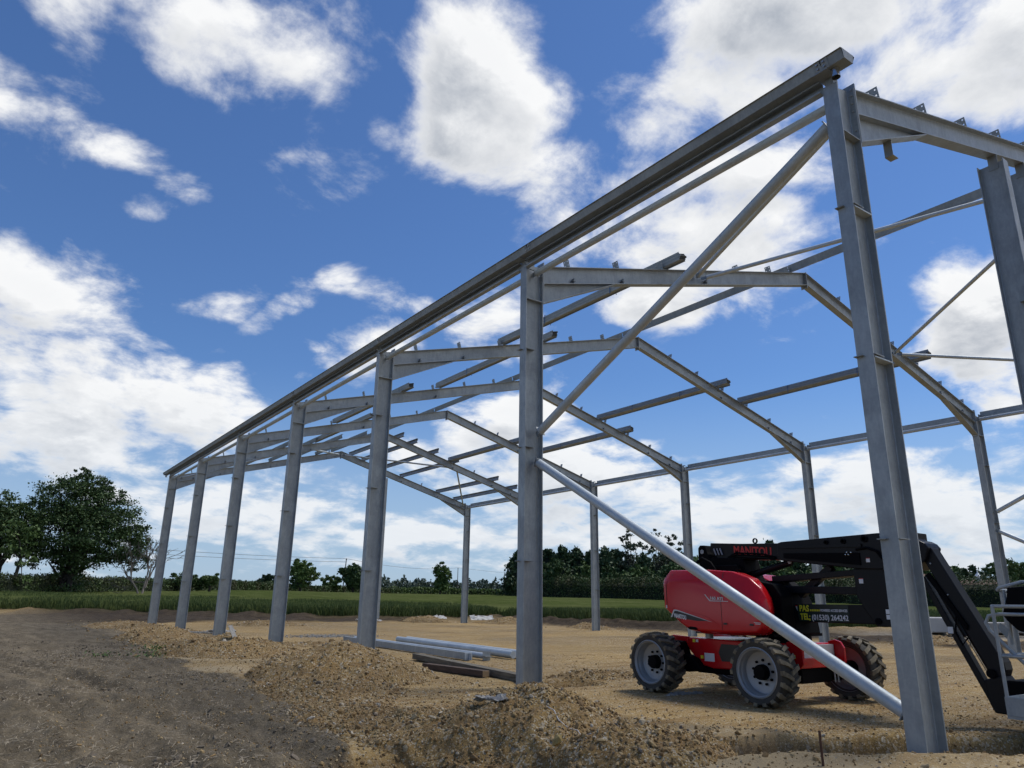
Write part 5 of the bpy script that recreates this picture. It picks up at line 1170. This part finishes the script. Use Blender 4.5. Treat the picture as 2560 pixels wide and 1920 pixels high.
cz = [(35.95, 150, 8.6, 2.6, 'conifer at left end of the dark wood beside the second column'), (36.5, 152, 9.6, 2.8, 'second conifer from left end of the wood, mostly behind second column'), (37.3, 150, 9.4, 2.9, 'conifer just left of where second column crosses the wood'),
      (38.2, 152, 9.3, 3.0, 'broad conifer immediately right of the second column'), (39.3, 150, 9.9, 2.6, 'feathery topped conifer right of second column'), (40.4, 152, 9.6, 2.8, 'conifer with the tallest feathered tip between second column and far slim column'),
      (41.5, 150, 9.2, 2.8, 'conifer left of the far slim column'), (42.7, 148, 8.9, 2.8, 'conifer behind the far slim column'), (42.6, 150, 9.8, 2.3, 'spiky conifer just right of far slim column'), (43.4, 150, 9.2, 2.5, 'twin tipped conifer left of the first poplar'),
      (45.6, 146, 8.0, 2.2, 'small pointed conifer between the two poplars'), (52.3, 140, 8.4, 2.5, 'conifer hidden behind the brace above red hood'), (54.6, 140, 10.2, 2.0, 'tall thin conifer tip rising behind the lifting eye'), (56.2, 138, 7.6, 2.6, 'conifer seen under the black boom'), (57.8, 138, 7.9, 2.6, 'conifer seen under the boom near riser links'), (59.2, 136, 7.4, 2.5, 'conifer behind the riser plate')]
for az, r, h, w, lb in cz: conifer(lb, az, r, h, w)
G3 = 'broadleaf trees of the wood behind the crop'
for az, r, w, z1, mt, lb in ((38.9, 144, 3.6, 6.4, LEAF, 'dark broadleaf tree low in front of the conifers right of second column'), (41.0, 143, 3.4, 6.0, LEAFM, 'mid green bushy tree in front of conifers left of far slim column'), (43.3, 142, 3.2, 5.6, LEAF, 'dark bush beside far slim column in the wood'), (45.3, 142, 3.3, 5.8, LEAFM, 'rounded green bush under the twin tipped conifer'),
                          (47.0, 140, 3.5, 5.9, LEAF, 'dark bush below the first poplar'), (49.2, 138, 3.8, 6.6, LEAFM, 'spreading bush below the second poplar'), (51.0, 138, 3.6, 7.2, LEAFG, 'greyish loose tree right of the second poplar'), (53.2, 136, 3.5, 6.2, LEAFM, 'bush behind the red hood'), (55.4, 134, 3.3, 5.6, LEAFM, 'bush seen between hood and black boom'), (57.2, 132, 3.2, 5.0, LEAF2, 'light bush seen through riser links'), (59.0, 130, 3.2, 5.0, LEAFM, 'bush seen under riser links')):
    tree('wood_tree', lb, az, r, rblobs(11, w*1.15, 1.2, z1*1.05), 5200, .27, mt, .2, 1.6, group=G3)
def poplar(label, az, r, h, w):
    bl = [(rng.normal()*w*.35, rng.normal()*w*.35, h*(.42+.56*k/11)+rng.normal()*.3, w*rng.uniform(.25, .5)*(1.1-.5*k/11), w*.35, h*.055) for k in range(12)]
    tree('poplar', label, az, r, bl, 2100, .24, LEAFG, .2, h*.4, group='poplars above the wood', ntarget=10, clump=.35)
poplar('left wispy poplar standing above the wood', 44.4, 150, 13.2, 2.5); poplar('right wispy poplar above the wood, wider crown', 46.6, 150, 13.0, 3.0)
tree('poplar', 'drooping grey crown attached right of the second poplar', 47.8, 149, [(0, 0, 8.6, 2.2, 2, 1.6), (.6, 0, 10.2, 1.6, 1.5, 1.2), (1.8, 0, 7.6, 1.7, 1.5, 1.2)], 1500, .24, LEAFG, .2, 5, group='poplars above the wood', clump=.3)
# right side trees
G4 = 'trees behind the basket at right'
for az, r, w, z0_, z1, mt, lb in ((62.6, 150, 5, 2, 5.6, LEAFM, 'mid green tree right of the jib top'), (64.0, 150, 5, 2.5, 8.2, LEAF2, 'lighter tall tree behind the jib at right'), (65.6, 152, 4.6, 2.5, 8.6, LEAF2, 'lighter round tree left of the far second column'), (66.7, 142, 4.2, 2, 6.4, CONIF, 'very dark round tree in front of the lighter ones'),
                               (68.2, 145, 4.6, 2.4, 7.6, LEAFM, 'green tree behind the far second column'), (69.6, 140, 4.6, 2, 7.4, LEAFM, 'tree at the right edge above the basket rail'), (64.9, 112, 2.2, 1.6, 4.4, YEL, 'yellow green shrub in front of the dark tree')):
    tree('right_tree' if False else 'broadleaf_tree', lb, az, r, rblobs(13, w*1.1, z0_*.8, z1), 6000, .26, mt, .22, 1.8, group=G4, hs=.80 if r > 120 else 1)
# far woodland skyline
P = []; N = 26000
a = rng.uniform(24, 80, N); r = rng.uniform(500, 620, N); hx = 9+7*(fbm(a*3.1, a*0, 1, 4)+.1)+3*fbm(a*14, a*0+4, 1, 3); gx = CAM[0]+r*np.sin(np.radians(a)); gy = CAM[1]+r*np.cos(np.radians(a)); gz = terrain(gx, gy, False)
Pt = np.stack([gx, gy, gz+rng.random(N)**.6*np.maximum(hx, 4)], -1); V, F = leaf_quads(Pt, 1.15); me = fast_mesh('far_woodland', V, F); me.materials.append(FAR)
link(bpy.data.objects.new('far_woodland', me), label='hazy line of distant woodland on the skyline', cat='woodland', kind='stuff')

# barley: standing stems at the near edge, closed canopy behind
nb = 190000; eseg = np.hypot(*np.diff(EDGE, axis=0).T); mid = (EDGE[1:]+EDGE[:-1])/2; wgt = eseg/np.maximum(30, np.hypot(mid[:, 0]-CAM[0], mid[:, 1]-CAM[1]))**1.2; wgt[mid[:, 0] > 62] = 0; wgt[mid[:, 0] < -60] *= .1
pick = rng.choice(len(eseg), nb, p=wgt/wgt.sum()); u = rng.random(nb); d = (EDGE[pick+1]-EDGE[pick])/eseg[pick][:, None]; nrm_ = np.stack([-d[:, 1], d[:, 0]], -1)
dep = rng.random(nb)**1.6*22
q = EDGE[pick]+(EDGE[pick+1]-EDGE[pick])*u[:, None]+nrm_*(dep+.05)[:, None]; q += rng.normal(size=q.shape)*.12
ok = seg_signed(q[:, 0], q[:, 1], EDGE) > -.05+.35*fbm(q[:, 0], q[:, 1], .8, 3); q = q[ok]; dep = dep[ok]; nb = len(q)
z0 = terrain(q[:, 0], q[:, 1], False); hb = (.66+.22*fbm(q[:, 0], q[:, 1], .25, 3)+rng.uniform(-.12, .12, nb))*sstep(-.3, .7, dep+.2); ld = rng.normal(size=(nb, 2))*.10; a = rng.uniform(0, 6.28, nb); wv = np.stack([np.cos(a), np.sin(a)], -1)*.022
V = np.stack([np.column_stack([q-wv, z0]), np.column_stack([q+wv, z0]), np.column_stack([q+ld*.5+wv*.8, z0+hb*.7]), np.column_stack([q+ld, z0+hb])], 1).reshape(-1, 3)
me = fast_mesh('barley_stems', V, np.arange(4*nb).reshape(-1, 4)); 
def fn_barley(t, b):
    r = t.new('ShaderNodeNewGeometry').outputs['Random Per Island']; n = t.noise(t.obj(), .25, 4, .6)
    c = t.mix(r, (.060, .092, .024), (.115, .146, .042)); c = t.mix(t.range(n, .4, .65, 0, .7), c, (.12, .15, .045))
    t.link(c, b.inputs['Base Color']); b.inputs['Roughness'].default_value = .6; b.inputs['Specular IOR Level'].default_value = .2
me.materials.append(material('barley_blades', fn_barley))
link(bpy.data.objects.new('barley_stems', me), label='standing green barley stems at the near edge of the field', cat='crop', kind='stuff')
ang2 = np.linspace(R_(-25), R_(95), 420); rad2 = np.geomspace(24, 420, 220); A2, R2 = np.meshgrid(ang2, rad2); CX = CAM[0]+R2*np.sin(A2); CYv = CAM[1]+R2*np.cos(A2)
dfc = seg_signed(CX, CYv, EDGE); CZ = terrain(CX, CYv, False)+.40*sstep(.3, 2.5, dfc)+.14+.12*fbm(CX, CYv, .9, 3)+.14*fbm(CX, CYv, .12, 3); keep = dfc > .9
n1, n2 = CX.shape; V = np.stack([CX, CYv, CZ], -1).reshape(-1, 3); ii, jj = np.meshgrid(np.arange(n1-1), np.arange(n2-1), indexing='ij'); F = np.stack([ii*n2+jj, (ii+1)*n2+jj, (ii+1)*n2+jj+1, ii*n2+jj+1], -1).reshape(-1, 4); F = F[keep.ravel()[F].all(1)]
use = np.unique(F); mp = np.full(len(V), -1); mp[use] = np.arange(len(use)); me = fast_mesh('barley_canopy', V[use], mp[F], True)
def fn_canopy(t, b):
    p = t.obj(); n = t.noise(p, .06, 5, .6, .6); f = t.noise(p, 9, 5, .7); mpn = t.new('ShaderNodeMapping'); mpn.inputs['Rotation'].default_value = (0, 0, R_(30)); mpn.inputs['Scale'].default_value = (1.6, .25, 1); t.link(p, mpn.inputs[0]); s = t.noise(mpn.outputs[0], .5, 5, .6)
    c = t.mix(t.range(n, .38, .64), (.078, .098, .029), (.112, .124, .046)); c = t.mix(t.range(f, .3, .75, 0, .6), t.mix(.5, c, (.03, .05, .012)), c); c = t.mix(t.range(s, .45, .7, 0, .5), c, (.15, .165, .065))
    t.link(c, b.inputs['Base Color']); b.inputs['Roughness'].default_value = 1; b.inputs['Specular IOR Level'].default_value = 0; t.link(t.bump(f, 1, .08), b.inputs['Normal'])
me.materials.append(material('barley_canopy', fn_canopy)); link(bpy.data.objects.new('barley_canopy', me), label='wide green barley field behind the building site', cat='crop', kind='stuff')
# weeds on soil edge
wp = [(-3.3, 15.5), (-3.6, 15.0), (-3.2, 16.4), (-4.6, 15.2), (-3.0, 17.3)]
for k, (x, y) in enumerate(wp):
    n = 60; P = np.stack([rng.normal(x, .22, n), rng.normal(y, .35, n), np.zeros(n)], -1); P[:, 2] = terrain(P[:, 0], P[:, 1])[0]+rng.random(n)*.10; V, F = leaf_quads(P-np.array([x, y, 0]), .03); me = fast_mesh('weed_patch', V, F); me.materials.append(LEAFM); o = bpy.data.objects.new('weed_patch', me); o.location = (x, y, 0)
    link(o, None, 'small green weeds where topsoil meets the gravel heaps', 'weeds', 'weed patches'); o['kind'] = 'stuff'

# ------------------------------------------------------------------ poles, wires, house
def pole(label, az, r, h, lean=0):
    c = at(az, r); z0 = float(terrain(np.array([c[0]]), np.array([c[1]]), False)[0]); e = empty('utility_pole', (c[0], c[1], z0), label, 'utility pole', 'wooden power poles')
    MB().tube([(c[0], c[1], z0-.5), (c[0]+lean, c[1], z0+h)], [.17, .13], 8).build('pole', POLE, e, smooth=60)
    ca, sa = math.cos(R_(az)), math.sin(R_(az))
    MB().bar((c[0]+lean-.25*ca, c[1]+.25*sa, z0+h-.25), (c[0]+lean+.25*ca, c[1]-.25*sa, z0+h-.25), .10, .10).build('crossarm', POLE, e)
    return np.array([c[0]+lean, c[1], z0+h])
T1 = pole('dark power pole left of the third column above the hedge', 22.9, 215, 9.8, .5); T2 = pole('slim power pole right of the pale tree near far corner column', 31.4, 330, 11.8)
T0 = np.array([*at(-16, 165), 14.0]); T3 = np.array([*at(46, 460), 16.0])
for k, (A, Bq, lb) in enumerate(((T0, T1, 'upper overhead wire left of the first power pole'), (T0-(0, 0, 1.1), T1-(0, 0, .9), 'lower overhead wire left of the first power pole'), (T1, T2, 'overhead wire strung between the two power poles'), (T2, T3, 'overhead wire right of the second power pole'))):
    L_ = np.linalg.norm(Bq-A); pts = [A+(Bq-A)*t_-np.array([0, 0, 4*(.012*L_)*t_*(1-t_)]) for t_ in np.linspace(0, 1, 22)]
    o = MB().tube(pts, .045, 4).build('overhead_wire', WIRE, None); link_tags(o, lb, 'wire', 'overhead wires')
# brick house half hidden by trees at right
hc = at(64.1, 128); hz = float(terrain(np.array([hc[0]]), np.array([hc[1]]), False)[0])
e = empty('brick_house', (hc[0], hc[1], hz), 'brick house with chimney half hidden by trees behind the jib', 'house')
MB().box(hc[0]-3, hc[0]+3, hc[1]-4, hc[1]+4, hz-.3, hz+3.0).build('wall', BRICK, e)
rf = MB().prism([(hc[0]-3.4, hz+2.9), (hc[0]+3.4, hz+2.9), (hc[0], hz+4.6)], 'y', hc[1]-4.3, hc[1]+4.3).build('roof', ROOF, e)
q = MB(); q.box(hc[0]-.4, hc[0]+.4, hc[1]+.3, hc[1]+1.1, hz+3.8, hz+6.4); q.box(hc[0]-.48, hc[0]+.48, hc[1]+.22, hc[1]+1.18, hz+6.4, hz+6.6); ck = q.build('chimney', BRICK, rf)
MB().box(hc[0]-3.02, hc[0]-2.98, hc[1]-1.6, hc[1]-.4, hz+1.0, hz+2.3).build('window', WHITE, e)
uc = at(67.3, 118); uz = float(terrain(np.array([uc[0]]), np.array([uc[1]]), False)[0])
e = empty('outbuilding', (uc[0], uc[1], uz), 'low outbuilding with white pointed cupola behind the basket', 'outbuilding')
MB().box(uc[0]-2.2, uc[0]+2.2, uc[1]-3.5, uc[1]+3.5, uz-.3, uz+2.6).build('wall', BRICK, e)
MB().prism([(uc[0]-2.5, uz+2.5), (uc[0]+2.5, uz+2.5), (uc[0], uz+3.6)], 'y', uc[1]-3.8, uc[1]+3.8).build('roof', ROOF, e)
q = MB(); q.lathe([(0, 3.4), (.34, 3.4), (.34, 4.0), (.45, 4.05), (.30, 4.25), (.10, 4.5), (.04, 4.9), (0, 4.95)], (uc[0], uc[1], uz), 'z', 10); q.build('cupola', WHITE, e)
